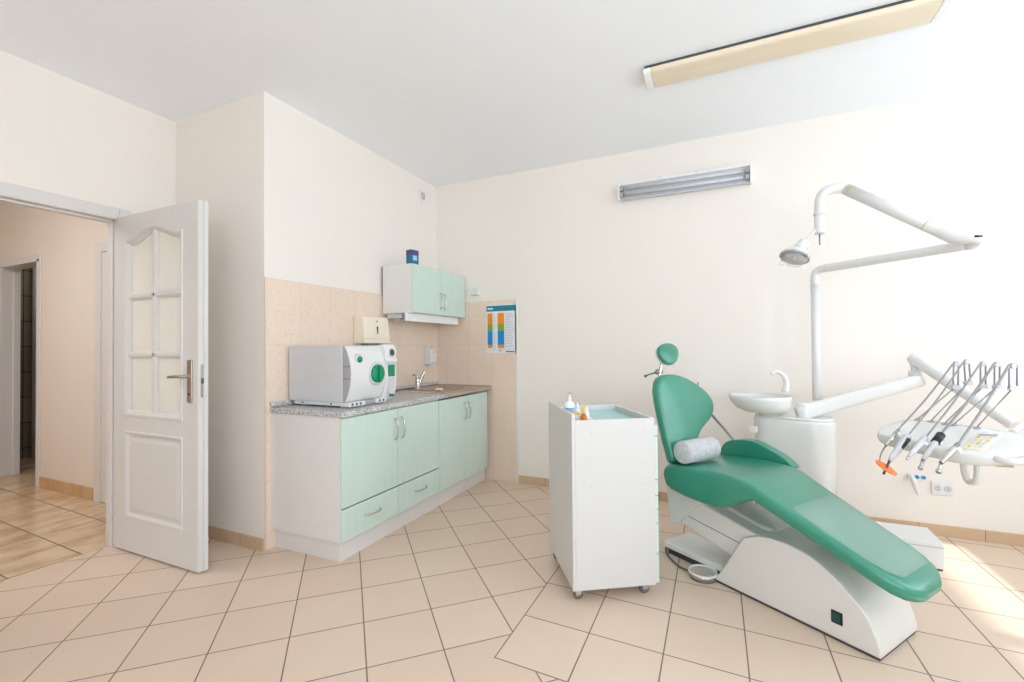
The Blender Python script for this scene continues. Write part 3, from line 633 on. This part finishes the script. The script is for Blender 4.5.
# base shell
top = curve2([(.0, .02), (.055, .10), (.155, .275), (.185, .298), (.235, .322), (.315, .336), (.41, .333), (.496, .310), (.576, .265), (.632, .217), (.684, .165), (.718, .095), (.735, .035)], 4)
poly = [(.735, .012), (.735, .02)][:1]+top[::-1]+[(.0, .012)]
m = MB(); m.prism(poly, (0, 0, 0), X, Z, Y, 0, .363); bs = m.build('base', 'chairwhite', ch, bevel=.010, seg=3, angle=50)
m = MB(); m.prism([(.006, 0), (.729, 0), (.729, .014), (.006, .014)], (0, 0, 0), X, Z, Y, .006, .357); part_label(m.build('base_gap_shade', 'dgrey', bs), 'dark strip painted as the shaded gap under the base shell')  # dark colour gives the shade of the gap below the shell
# switch
m = MB(); m.prism(rect(.560, .603, .075, .128), (0, 0, 0), X, Z, Y, -.004, .004); sw = m.build('power_switch', 'black', ch, bevel=.002)
part_label(MB().prism(rect(.567, .596, .084, .121), (0, 0, 0), X, Z, Y, -.008, -.003).build('rocker', 'dteal', sw, bevel=.002), 'dark green rocker')
# lifting arm and carriage
m = MB(); m.prism([(-.262, .222), (-.225, .222), (.12, .150), (.30, .16), (.30, .325), (.20, .318), (-.105, .385), (-.15, .385)], (0, 0, 0), X, Z, Y, .030, .285); la = m.build('lift_arm', 'chairwhite', ch, bevel=.012, seg=3)
MB().prism([(-.20, .285), (.14, .240), (.14, .243), (-.20, .288)], (0, 0, 0), X, Z, Y, .0285, .0302).build('cover_seam', 'dgrey', la)
m = MB(); m.prism([(-.312, .46), (-.292, .238), (-.275, .226), (-.236, .230), (-.085, .392), (.03, .40), (.03, .46)], (0, 0, 0), X, Z, Y, -.005, .300); m.build('carriage', 'chairwhite', ch, bevel=.008)
m = MB(); m.prism([(-.10, .39), (.02, .37), (.16, .34), (.26, .335), (.28, .30), (.0, .30)], (0, 0, 0), X, Z, Y, .12, .335); m.build('arm_cover', 'chairwhite', ch, bevel=.02, seg=3)
# floor plate
m = MB(); m.box(-.385, .02, .045, .285, .038, .072); pl = m.build('floor_plate', 'plastic', ch, bevel=.006); m = MB(); m.box(-.36, .02, .065, .265, 0, .038); part_label(m.build('plate_shadow', 'dgrey', pl), 'dark block painted as the shadow under the floor plate')  # dark grey block in place of the shadow below the plate
# upholstery: seat and leg rest as one loft
def upholstery(stations, name, parent, n=6, mat='vinyl'):
    rs = []
    for (u, zt_, zb, v0, v1, rad) in stations:
        h_, w_ = zt_-zb, v1-v0; r = max(.003, min(rad, h_*.48, w_*.48))
        rs.append([Vector((u, a, b)) for a, b in rrect(w_, h_, r, n, (v0+v1)/2, (zt_+zb)/2)])
    return MB().rings(rs, True, True).build(name, mat, parent)
K = .277; KZ = .590; SL = math.tan(math.radians(23.5))
st_ = [(-.258, .545, .515, -.075, .335, .02), (-.252, .566, .490, -.092, .352, .03), (-.235, .582, .462, -.098, .362, .03), (-.20, .592, .446, -.100, .372, .03), (-.10, .601, .432, -.100, .385, .03), (0, .608, .428, -.100, .390, .03), (.07, .612, .428, -.100, .392, .03), (.11, .613, .436, -.100, .391, .03), (.15, .612, .454, -.100, .390, .028), (.20, .608, .484, -.100, .388, .026), (.24, .601, .508, -.099, .385, .024), (K, KZ, .521, -.097, .380, .022)]
for k, (s_, v0, v1) in enumerate(((.05, -.094, .374), (.12, -.088, .366), (.22, -.080, .356), (.32, -.072, .346), (.42, -.066, .338), (.50, -.060, .328), (.55, -.050, .314), (.59, -.028, .292), (.615, .0, .262), (.630, .03, .23), (.638, .065, .195))):
    u_ = K+s_*.92; z_ = KZ-s_*.92*SL-.003; th_ = .066 if s_ < .56 else (.062, .052, .038, .018)[max(0, k-7)]
    st_.append((u_, z_ - (.066-th_)*.5, z_-.066+(.066-th_)*.5, v0, v1, .024))
se = upholstery(st_, 'seat', ch)
# clear cover over the leg rest
rs = []
for s_, v0, v1 in ((.16, -.040, .318), (.26, -.045, .318), (.36, -.045, .316), (.46, -.040, .308), (.53, -.02, .29), (.575, .02, .255)):
    u_ = K+s_*.92; z_ = KZ-s_*.92*SL-.0012; rs.append([Vector((u_, v0+(v1-v0)*t/8, z_+.0012*math.sin(t*2.1+s_*60))) for t in range(9)])
fc = MB().rings(rs, False, False, closed=False).build('foot_cover', 'film', ch); part_label(fc, 'clear wrinkled plastic cover on the leg rest')
sd_ = fc.modifiers.new('thickness', 'SOLIDIFY'); sd_.thickness = .001; sd_.offset = 1
# far arm rest
ash = .028
pts = [(a_+ash, b_) for a_, b_ in [(-.268, .555), (-.262, .61), (-.225, .662), (-.15, .690), (-.06, .698), (.01, .680), (.11, .642), (.165, .604), (.172, .585), (.12, .565), (0, .55), (-.15, .545)]]
m = MB(); m.prism(curve2(pts, 4, True), (0, 0, 0), X, Z, Y, .400, .466); m.build('arm_rest', 'vinyl', ch, bevel=.020, seg=4, angle=50)
MB().prism([(-.20, .46), (.02, .46), (.02, .57), (-.20, .57)], (0, 0, 0), X, Z, Y, .392, .425).build('arm_bracket', 'chairwhite', ch, bevel=.006)
# back rest
ta = math.radians(15)
be = Vector((-math.sin(ta), 0, math.cos(ta))); bn = Vector((math.cos(ta), 0, math.sin(ta))); bo_ = Vector((-.2, 0, .6))
out = [(-.062, .005), (-.070, .07), (-.074, .20), (-.073, .34), (-.062, .43), (-.024, .490), (.045, .508), (.15, .500), (.268, .455), (.366, .390), (.412, .328), (.404, .265), (.352, .212), (.255, .160), (.190, .10), (.165, .03), (.10, -.01), (.0, -.01)]
oc = curve2(out, 4, True)
def padded(name, oc, o, ex, ey, ez, th, parent, mat, dome=.010, rad=.022):
    cx_ = sum(p[0] for p in oc)/len(oc); cy_ = sum(p[1] for p in oc)/len(oc); o, ex, ey, ez = map(Vector, (o, ex, ey, ez)); rs = []
    def off(k):
        n_ = len(oc); res = []
        for i in range(n_):
            a, b = Vector(oc[i-1]), Vector(oc[(i+1) % n_]); tg = (b-a).normalized(); nr = Vector((tg.y, -tg.x))
            if nr.dot(Vector((cx_, cy_))-Vector(oc[i])) < 0: nr = -nr
            res.append((oc[i][0]+nr.x*k, oc[i][1]+nr.y*k))
        return res
    levels = [(rad*.8, -th)]+[(rad*(1-math.sin(a))*.9, -th+rad*(1-math.cos(a))) for a in (.5, 1.0, PI/2)]+[(rad*(1-math.cos(a)), -rad+rad*math.sin(a)) for a in (0, .4, .8, 1.2, PI/2)]
    for k, h_ in levels: rs.append([o+ex*a+ey*b+ez*h_ for a, b in off(k)])
    last = off(rad)
    for q, hh in ((.85, .35), (.6, .75), (.3, .95), (.02, 1.)): rs.append([o+ex*(cx_+(a-cx_)*q)+ey*(cy_+(b-cy_)*q)+ez*dome*hh for a, b in last])
    return MB().rings(rs, True, True).build(name, mat, parent)
padded('back_rest', oc, bo_, (0, 1, 0), be, bn, .060, ch, 'vinyl')
bk = shrink(oc, .88); m = MB(); m.prism(bk, bo_, (0, 1, 0), be, bn, -.078, -.055); m.build('back_shell', 'chairwhite', ch, bevel=.008)
m = MB(); m.prism([(-.02, -.16), (.14, -.16), (.15, .12), (-.02, .12)], bo_, (0, 1, 0), be, bn, -.095, -.07); m.build('back_support', 'chairwhite', ch, bevel=.006)
# head rest
ho_ = bo_+be*.640+Vector((.012, .082, 0))+bn*.012
hp_ = [(.088*math.cos(t)+.012*math.sin(t), .070*math.sin(t)+.006*math.cos(2*t)) for t in [2*PI*i/28 for i in range(28)]]
hb = Vector((-math.sin(math.radians(20)), 0, math.cos(math.radians(20)))); hn = Vector((math.cos(math.radians(20)), 0, math.sin(math.radians(20))))
hr = padded('head_rest', hp_, ho_, (0, 1, 0), hb, hn, .036, ch, 'vinyl', .008, .016)
m = MB(); m.prism(shrink(hp_, .92), ho_, (0, 1, 0), hb, hn, -.048, -.034); part_label(m.build('head_shell', 'chairwhite', hr, bevel=.006), 'white shell behind the pad')
hs = MB(); p0 = bo_+be*.46+Vector((0, .045, 0))-bn*.062; p1 = ho_-hn*.052+Vector((0, -.02, 0))
hs.tube([p0, p0+be*.06, p1-be*.03, p1+be*.02], [.012, .011, .010, .012], 10); hs.lathe([(.016, -.018), (.016, .018)], p0+be*.075, (0, 1, 0), 14); hs.lathe([(.014, -.016), (.014, .016)], p1, (0, 1, 0), 14)
part_label(hs.build('head_rest_stem', 'chrome', ch), 'chrome jointed stem of the head rest')
lv = MB(); q0 = p0+be*.075; lv.tube([q0, q0+Vector((-.03, -.05, -.015)), q0+Vector((-.04, -.075, -.025))], [.005, .004, .004], 8); lv.lathe([(.008, -.008), (.009, 0), (.0, .009)], q0+Vector((-.04, -.078, -.026)), (-.4, -.8, -.2), 10); lv.build('clamp_lever', 'dgrey', ch)
# strut and levers on the far side of the back
st2 = MB(); st2.tube([bo_+Vector((0, .37, 0))+be*.30-bn*.05, Vector((-.135, .432, .655)), Vector((-.12, .432, .60))], .008, 8); part_label(st2.build('arm_strut', 'rod', ch), 'thin grey strut from back rest to arm rest')
b0 = bo_+Vector((0, .345, 0))+be*.385-bn*.05
lv = MB(); lv.tube([b0, b0+Vector((0, .005, .03)), b0+Vector((0, .0, .065))], .0045, 8); lv.tube([b0, b0+Vector((.01, .045, -.02)), b0+Vector((.005, .055, .005))], .006, 8); lv.build('back_lever', 'rod', ch)
# bolster
pz = chair_pt(-.140, -.075, .668)
bl_ = tag(MB().lathe([(.0, -.001), (.052, .0), (.061, .004), (.064, .012), (.064, .252), (.061, .260), (.052, .264), (.0, .265)], (0, 0, 0), (0, 1, 0), 28).build('bolster_pillow', 'cloth'), 'grey towelling bolster roll lying at the foot of the back rest', 'pillow')
bl_.location = pz; bl_.rotation_euler = (0, 0, CA)
# foot control
fo = thing('foot_control', 'round grey foot pedal with a white ring on the floor beside the chair base', 'foot pedal', (-.098, 2.69, 0))
MB().lathe([(.068, 0), (.070, .004), (.070, .012), (.060, .018), (.0, .020)], n=32).build('pedal_base', 'rubber', fo)
m = MB(); rs = []
for i in range(41):
    a = 2*PI*i/40; rs.append(Vector((.070*math.cos(a), .070*math.sin(a), .034)))
m.tube(rs, .006, 8); part_label(m.build('pedal_ring', 'plastic', fo), 'white ring rim')
m = MB(); m.lathe([(.066, .012), (.071, .013), (.071, .034), (.067, .034)], n=32); m.build('pedal_wall', 'chrome', fo)
m = MB(); m.tube([(-.070, .03, .008), (-.13, .075, .006), (-.19, .17, .006), (-.218, .27, .008), (-.205, .33, .02), (-.17, .36, .03)], .006, 8, smoothpath=6); m.build('cable', 'rubber', fo)

# ------------------------------------------------------------------ dental unit (cuspidor column)
def px(x, y, d):
    """point seen in the photo at (x, y), d metres along the view axis (used once, to measure)"""
    return EYE+(FW+RT*((x-512)/FPX)+UP*((341-y)/FPX))*d
UA = math.radians(-22)
un = thing('dental_unit', 'white rounded spittoon unit standing between dental chair and back wall', 'dental unit', (.430, 3.44, 0), UA)
fpn = rrect(.455, .26, .12, 8)
m = MB(); m.rings([[Vector((a, b, z)) for a, b in shrink(fpn, k)] for z, k in ((0, 1.0), (.70, 1.0), (.772, 1.0), (.784, .985), (.790, .95))], True, True); m.build('body', 'unit', un)
m = MB(); m.rings([[Vector((a, b, z)) for a, b in shrink(fpn, k)] for z, k in ((.788, .96), (.800, .965), (.806, .94))], True, True); m.build('top_plate', 'unit', un)
inv = Matrix.Rotation(-UA, 3, 'Z')
def ul_(p): return inv @ (Vector(p)-Vector((.430, 3.44, 0)))
bc = ul_(px(759, 392, 2.98)); nc = ul_(px(770, 405, 2.98))
rs = []
for r, z, t in ((.064, .800, 1), (.064, .812, 1), (.085, .818, .85), (.125, .826, .55), (.155, .845, .34), (.172, .872, .18), (.182, .905, .05), (.187, .932, 0), (.181, .934, 0), (.170, .905, .06), (.14, .865, .3), (.05, .850, .5)):
    cxx = bc.x*(1-t)+nc.x*t; cyy = bc.y*(1-t)+nc.y*t; rs.append([Vector((cxx+r*math.cos(a), cyy+r*.86*math.sin(a), z)) for a in [2*PI*i/36 for i in range(36)]])
part_label(MB().rings(rs, True, True).build('spittoon_bowl', 'unit', un), 'white spittoon bowl')
fa = [ul_(px(*q, 2.98)) for q in ((785, 392), (786.5, 384), (784.5, 377), (779, 372), (774, 371.5), (771, 374))]
m = MB(); m.tube(fa, [.022, .018, .015, .012, .011, .011], 12, smoothpath=4); part_label(m.build('spout', 'unit', un), 'white swan neck spout')
sh = MB(); e0 = ul_(px(752, 429, 2.97)); sh.box(e0.x-.012, e0.x+.03, e0.y-.015, e0.y+.015, e0.z-.02, e0.z+.02); sh.build('suction_holder', 'unit', un, bevel=.004)

# operating light on its post
PO = Vector((.581, 3.560, 0)); ZP = 1.752
ol = thing('operating_light', 'white jointed operating light on a tall post beside the spittoon', 'lamp', (PO.x, PO.y, .806))
def rel(p): return Vector(p)-Vector((PO.x, PO.y, .806))
EL = Vector((1.150, 3.000, ZP)); hd_ = (EL-PO); hd_.z = 0; hd_.normalize()
m = MB(); m.tube([rel((PO.x, PO.y, .806)), rel((PO.x, PO.y, 1.2)), rel((PO.x, PO.y, ZP-.10))], .0255, 16); m.build('post', 'plastic', ol)
B0 = Vector((PO.x, PO.y, ZP))
m = MB(); m.tube([rel(B0-Vector((0, 0, .10))), rel(B0-Vector((0, 0, .045))), rel(B0-Vector((0, 0, .013))+hd_*.013), rel(B0+hd_*.045), rel(B0+hd_*.10), rel(B0+hd_*.45), rel(EL)], .0255, 16, smoothpath=4); m.build('lower_arm', 'plastic', ol)
for p_, a_ in ((B0-Vector((0, 0, .10)), Z), (B0+hd_*.10, hd_)): MB().lathe([(.027, -.002), (.027, .002)], rel(p_), a_, 18).build('joint_ring', 'cream', ol)
E2 = px(957, 238.5, 2.24); E3 = px(972, 237.5, 2.20); TP = px(843.5, 188, 2.66); ad = (TP-E2).normalized()
m = MB(); m.tube([rel(EL-hd_*.02), rel(EL), rel(EL+hd_*.03)], [.0262, .028, .020], 16)
m.tube([rel(E2+ad*.10), rel(E2+ad*.02), rel(E2*.7+E3*.3), rel(E3), rel(E3*.5+EL*.5+hd_*.02), rel(EL)], [.031, .032, .030, .027, .026, .024], 16, smoothpath=4); eo = m.build('elbow', 'plastic', ol)
bb = (E3*.5+E2*.5)-FW*.030; m = MB(); m.tube([rel(E3-FW*.027-RT*.012), rel(E3-FW*.026+RT*.020)], .0055, 8); m.build('elbow_slot', 'black', eo)
m = MB(); m.tube([rel(E2+ad*.08), rel(TP-ad*.02)], .0315, 18); sa = m.build('spring_arm', 'plastic', ol)
for k in (.145, (TP-E2).length-.045): part_label(MB().lathe([(.033, -.002), (.033, .002)], rel(E2+ad*k), ad, 18).build('joint_ring', 'yellow', sa), 'thin yellow joint ring')
dn = [px(843.5, 188, 2.66), px(832, 189, 2.67), px(824, 193, 2.68), px(820, 201, 2.69), px(819.5, 214, 2.69), px(819.5, 234, 2.69)]
m = MB(); m.tube([rel(p) for p in dn], [.031, .030, .029, .028, .027, .028], 16, smoothpath=4); m.lathe([(.031, -.006), (.031, .006)], rel(dn[4]), Z, 18); m.build('drop_arm', 'plastic', ol)
m = MB(); m.tube([rel(dn[5]), rel(dn[5]-Vector((0, 0, .065)))], .004, 8); m.build('drop_pin', 'rod', ol)
a0 = dn[5]+Vector((0, 0, .05)); a1 = px(805, 242, 2.68); a2 = px(799, 249, 2.67)
m = MB(); m.tube([rel(a0), rel(a1)], .009, 10); m.build('lamp_rod', 'plastic', ol)
ax_ = (a2-a1).normalized()
lh = MB(); lh.lathe([(.0, -.03), (.030, -.028), (.032, -.024), (.034, .030), (.030, .034)], rel((a1+a2)/2), ax_, 20); ho2 = lh.build('lamp_neck', 'plastic', ol)
hc = px(795, 256, 2.64); hx = Vector((-.32, -.30, -.9)).normalized()
m = MB(); m.lathe([(.0, -.050), (.035, -.046), (.060, -.026), (.072, .0), (.074, .010), (.070, .010), (.058, -.016), (.03, -.034), (.0, -.037)], rel(hc), hx, 28); lo = m.build('lamp_head', 'plastic', ol)
m = MB(); m.lathe([(.074, .0), (.078, .004), (.078, .014), (.072, .016), (.070, .008)], rel(hc), hx, 28); m.build('lamp_rim', 'grey', lo)
m = MB(); m.lathe([(.068, .008), (.054, -.012), (.03, -.028), (.0, -.032)], rel(hc), hx, 24); part_label(m.build('reflector', 'chrome', lo), 'mirror reflector')
m = MB(); m.lathe([(.012, -.02), (.012, .02), (.006, .026)], rel(hc), hx, 12); part_label(m.build('bulb_shield', 'nickel', lo), 'dark metal bulb shield')
m = MB(); g1 = Vector((.6, -.75, 0)).normalized()
for sg in (-1, 1):
    w0 = rel(hc)+g1*.080*sg; MB().tube([w0, w0+hx*.035+g1*.02*sg, w0+hx*.05-g1*.02*sg], .004, 8, smoothpath=4).build('lamp_grip', 'clear', lo)

m = MB(); m.lathe([(.071, .012), (.064, .040), (.040, .056), (.0, .058)], rel(hc), hx, 6, smooth=False); part_label(m.build('splash_shield', 'clear', lo), 'clear faceted splash shield')
# ------------------------------------------------------------------ instrument delivery arm with tray
TR = thing('instrument_table', 'white dental instrument table with keypad on a jointed arm, over the leg rest end', 'instrument table', (.48, 3.36, .806))
OT = Vector((.48, 3.36, .806))
def tl(p): return Vector(p)-OT
A0 = Vector((.490, 3.365, .842)); A1 = Vector((1.090, 3.500, 1.040)); 
m = MB(); m.lathe([(.040, 0), (.042, .004), (.036, .010), (.036, .085), (.030, .09)], (.0, .0, 0), n=20); m.build('pivot', 'unit', TR)
ad1 = (A1-A0).normalized(); sidev = ad1.cross(Vector((0, 0, 1))).normalized(); upv = sidev.cross(ad1)
sec = rrect(.075, .092, .025, 5); rs = []
for t_, k in ((-.055, .7), (-.05, .95), (.0, 1), (.3, .92), (.60, .80), (.645, .78), (.65, .6)):
    c_ = A0+ad1*t_; rs.append([tl(c_+sidev*a*k+upv*b*k) for a, b in sec])
MB().rings(rs, True, True).build('lower_arm', 'unit', TR)
S0 = px(912.5, 358, 2.80); S1 = px(1012, 423, 2.36)
lk = px(915.5, 371, 2.80)
m = MB(); m.tube([tl(A1+Vector((.0, 0, -.02))), tl(lk), tl(S0+Vector((0.01, 0, -.02)))], [.030, .022, .024], 14); m.lathe([(.034, -.022), (.034, .022)], tl(lk)-Vector((0, 0, .02)), Z, 18); m.build('arm_joint', 'unit', TR)
sd1 = (S1-S0).normalized()
m = MB(); m.tube([tl(S0-sd1*.012), tl(S0), tl(S1), tl(S1+sd1*.012)], [.024, .033, .033, .024], 18); m.build('spring_arm', 'unit', TR)
def tz(p): return .800+.060*((.75*p[0]+.66*p[1])-2.41)/.34
tp_ = [(.728, 2.880), (.765, 2.800), (.815, 2.715), (.868, 2.625), (.925, 2.555), (1.000, 2.515), (1.085, 2.520), (1.17, 2.58), (1.25, 2.68), (1.18, 2.82), (1.05, 2.98), (.95, 3.08), (.87, 3.085), (.77, 2.985)]
tc = curve2(tp_, 4, True); tcx = sum(p[0] for p in tc)/len(tc); tcy = sum(p[1] for p in tc)/len(tc)
rs = []
for k, dz in ((.86, -.052), (.93, -.050), (.975, -.040), (1.0, -.026), (1.0, -.012), (.985, -.002), (.955, .003), (.80, .003)):
    rs.append([tl((tcx+(a-tcx)*k, tcy+(b-tcy)*k, tz((tcx+(a-tcx)*k, tcy+(b-tcy)*k))+dz)) for a, b in tc])
tb = MB().rings(rs, True, True).build('tray', 'unit', TR)
pn = Vector((.060/.34*.75, .060/.34*.66, -1)); pn = -pn.normalized()
def onp(x, y, dz=.006):        # measured point on the sloping tray top
    d_ = FW+RT*((x-512)/FPX)+UP*((341-y)/FPX); q = Vector((.72, 2.836, .80+dz)); return EYE+d_*((q-EYE).dot(pn)/d_.dot(pn))
kp = [onp(*q) for q in ((978.5, 433.9), (1000.8, 435), (983, 450.3), (963.2, 448.4))]
def quad_slab(ps, h0, h1): return MB().rings([[tl(p+pn*h0) for p in ps], [tl(p+pn*h1) for p in ps]], True, True, smooth=False)
kd = quad_slab(kp, -.004, .003).build('keypad', 'cream', TR); part_label(kd, 'beige keypad panel')
def bil(a, b): return kp[0]*(1-a)*(1-b)+kp[1]*a*(1-b)+kp[3]*(1-a)*b+kp[2]*a*b
for i in range(3):
    for j in range(4):
        c4 = [bil(.12+.28*i+dx, .22+.19*j+dy) for dx, dy in ((0, 0), (.18, 0), (.18, .12), (0, .12))]
        quad_slab(c4, .003, .005).build('key', 'lgrey' if (i+j) % 3 else 'yellow', kd)
c4 = [bil(a, b) for a, b in ((.08, .04), (.92, .04), (.92, .16), (.08, .16))]; quad_slab(c4, .003, .005).build('key_display', 'grey', kd)
# grips
hh = [onp(x, y, -.015) for x, y in ((994, 452), (998, 459), (1012, 462), (1028, 460), (1046, 452), (1056, 440), (1048, 428), (1030, 424), (1012, 432))]
m = MB(); m.tube([tl(p) for p in hh], .014, 12, smoothpath=4); m.build('grip', 'unit', TR)
g0 = onp(995, 462, -.05); g1 = onp(1014, 463, -.05); g2 = onp(1010, 455, -.05); g3 = onp(994, 455, -.05)
part_label(quad_slab([g0, g1, g2, g3], -.022, .0).build('brake_button', 'beigepl', TR, bevel=.004), 'beige bar under the grip')
vb = [px(963.5, 460, 2.12), px(964.5, 472, 2.12), px(968, 481, 2.12), px(972, 482.5, 2.10), px(976, 481, 2.08), px(977.5, 472, 2.07), px(977.5, 460, 2.07)]
m = MB(); m.tube([tl(p) for p in vb], .0135, 12, smoothpath=4); m.build('handle', 'unit', TR)
# instruments: cradles, whip arms on the table; hand pieces as things of their own
tips = [((898.4, 429.8), (885.8, 445.6), 2.30), ((908, 436), (889.5, 461), 2.24), ((925, 438), (908.5, 457), 2.16), ((940, 436), (923, 460), 2.09), ((958, 444), (941, 463), 2.03)]
slots = [(918, 419.5), (931, 421.5), (945, 424), (954, 425), (977, 428)]
tops = [(956, 362), (966.5, 360), (983, 362), (997, 362.5), (1013, 364)]
blocks = [(955.5, 387), (968, 383), (983, 386.5), (997, 387), (1013, 388)]
labels = [('air_syringe', 'slim metal air syringe with thin bent tip, leftmost on the instrument table', 'syringe'),
          ('curing_light', 'grey curing light with round orange eye shield on the instrument table', 'curing light'),
          ('hand_piece', 'bare grey tapered hand piece, middle one of five on the table', 'dental handpiece'),
          ('hand_piece', 'hand piece with black collar, second from the keypad', 'dental handpiece'),
          ('hand_piece', 'curved metal hand piece hanging nearest the keypad', 'dental handpiece')]
mrot = RT
for i in range(5):
    ds = (onp(*slots[i])-EYE).dot(FW); dtop = ds+.03
    sl0 = onp(*slots[i], 0.004); blk = px(*blocks[i], dtop); top_ = px(*tops[i], dtop)
    m = MB(); m.tube([tl(sl0), tl(sl0*.97+blk*.03+Vector((0, 0, .004))), tl(blk)], .0032, 8)
    wa = m.build('whip_arm', 'rod', TR)
    m = MB(); wv_ = Vector((.030, .0137, 0)) if i < 4 else Vector((.040, .018, 0))
    m.box(-.02, .02, -.008, .008, -.010, .010); o_ = m.build('hose_clip', 'lgrey', wa, bevel=.002); o_.location = tl(blk); o_.rotation_euler = (0, 0, YAW)
    m = MB(); wq = RT*(.013 if i < 4 else .019)
    m.tube([tl(blk-wq), tl(top_-wq-Vector((0, 0, .012))), tl(top_-wq*.7), tl(top_), tl(top_+wq*.7), tl(top_+wq-Vector((0, 0, .012))), tl(blk+wq)], .0036, 8); m.build('hose_loop', 'lilac', wa)
    m = MB(); m.lathe([(.012, -.006), (.012, .006)], tl(top_-Vector((0, 0, .010))), FW, 14); m.build('pulley', 'lgrey', wa)
    m = MB(); m.lathe([(.014, 0), (.014, .004)], tl(sl0), pn, 12); m.build('arm_socket', 'grey', wa)
    # thing
    nm, lb, ca_ = labels[i]; (hx0, hy0), (hx1, hy1), dd = tips[i]
    h0 = onp(hx0, hy0, .030); dd = (h0-EYE).dot(FW); h1 = px(hx1, hy1, dd-.07); dd = dd-.01
    t_ = thing(nm, lb, ca_, h0, 0, 'instruments on the tray'); L = lambda p: Vector(p)-h0
    dirn = (h1-h0).normalized(); ln = (h1-h0).length
    if i == 0:
        m = MB(); m.tube([L(h0), L(h0+dirn*ln*.6), L(h1)], [.008, .009, .006], 12); m.build('body', 'chrome', t_)
        m = MB(); m.tube([L(h1), L(px(881.2, 453.5, dd-.07)), L(px(879, 463, dd-.08))], [.004, .003, .002], 8, smoothpath=3); m.build('tip', 'rod', t_)
    elif i == 1:
        m = MB(); m.tube([L(h0), L(h0+dirn*ln*.3), L(h0+dirn*ln*.8), L(h1)], [.015, .016, .013, .008], 14); m.build('body', 'lgrey', t_)
        bq = h0+dirn*ln*.12-FW*.012; m = MB(); m.tube([L(bq), L(bq+dirn*ln*.36)], [.011, .007], 10); part_label(m.build('trigger', 'black', t_), 'black trigger')
        tipd = px(883.5, 474, dd-.09); m = MB(); m.tube([L(h1), L(h1*.5+tipd*.5), L(tipd)], [.005, .0045, .005], 10); part_label(m.build('light_guide', 'dgrey', t_), 'dark light guide rod')
        oc_ = px(886.3, 467.8, dd-.075); m = MB(); m.lathe([(.045, -.002), (.046, 0), (.045, .002)], L(oc_), (Vector((0, 0, 1))*.80+RT*.36-FW*.42), 28); part_label(m.build('eye_shield', 'orange', t_), 'orange disc eye shield')
    else:
        mids = {2: [.013, .013, .010, .006], 3: [.012, .012, .011, .008], 4: [.009, .012, .010, .008]}[i]
        m = MB(); m.tube([L(h0), L(h0+dirn*ln*.35), L(h0+dirn*ln*.75), L(h1)], mids, 12); m.build('body', 'chrome' if i == 4 else 'lgrey', t_)
        if i == 3:
            m = MB(); m.tube([L(h0-dirn*.01), L(h0+dirn*ln*.28)], .017, 12); part_label(m.build('collar', 'black', t_), 'black collar')
        if i > 2:
            hx2 = px(*{3: (920.5, 468), 4: (938.5, 471.5)}[i], dd-.08); m = MB(); m.tube([L(h1), L(hx2)], [.006, .007], 10); m.lathe([(.009, -.006), (.010, 0), (.009, .006)], L(hx2), (hx2-h1), 12); m.build('head', 'chrome', t_)
        else:
            m = MB(); m.tube([L(h1), L(h1+dirn*.02)], [.006, .004], 10); m.build('head', 'chrome', t_)
    tq = top_-RT*(.013 if i < 4 else .019)-Vector((0, 0, .006)); mid_ = (h0+tq)/2+Vector((0, 0, -.012))
    m = MB(); m.tube([L(h0), L(h0-dirn*.03), L(mid_), L(tq)], .0042 if i < 3 else .0055, 8, smoothpath=6); part_label(m.build('hose', 'hose', t_), 'grey supply hose')
    cq = h0+dirn*ln*.18-pn*.016
    cr = MB(); cr.lathe([(.020, -.012), (.020, .012)], tl(cq), dirn, 14); cr.build('cradle', 'unit', TR)
# floor box beside the unit
ub = thing('floor_box', 'low white floor junction box behind the leg rest end', 'utility box', (.83, 3.28, 0))
m = MB(); m.prism([(0, 0), (.284, 0), (.295, .26), (0, .26)], (0, 0, 0), X, Y, Z, .012, .154); m.build('cover', 'plastic', ub, bevel=.004)
MB().box(.0, .2835, -.0015, .0, .128, .131).build('lid_seam', 'grey', ub)
MB().box(.006, .278, .006, .25, 0, .012).build('plinth', 'dgrey', ub)
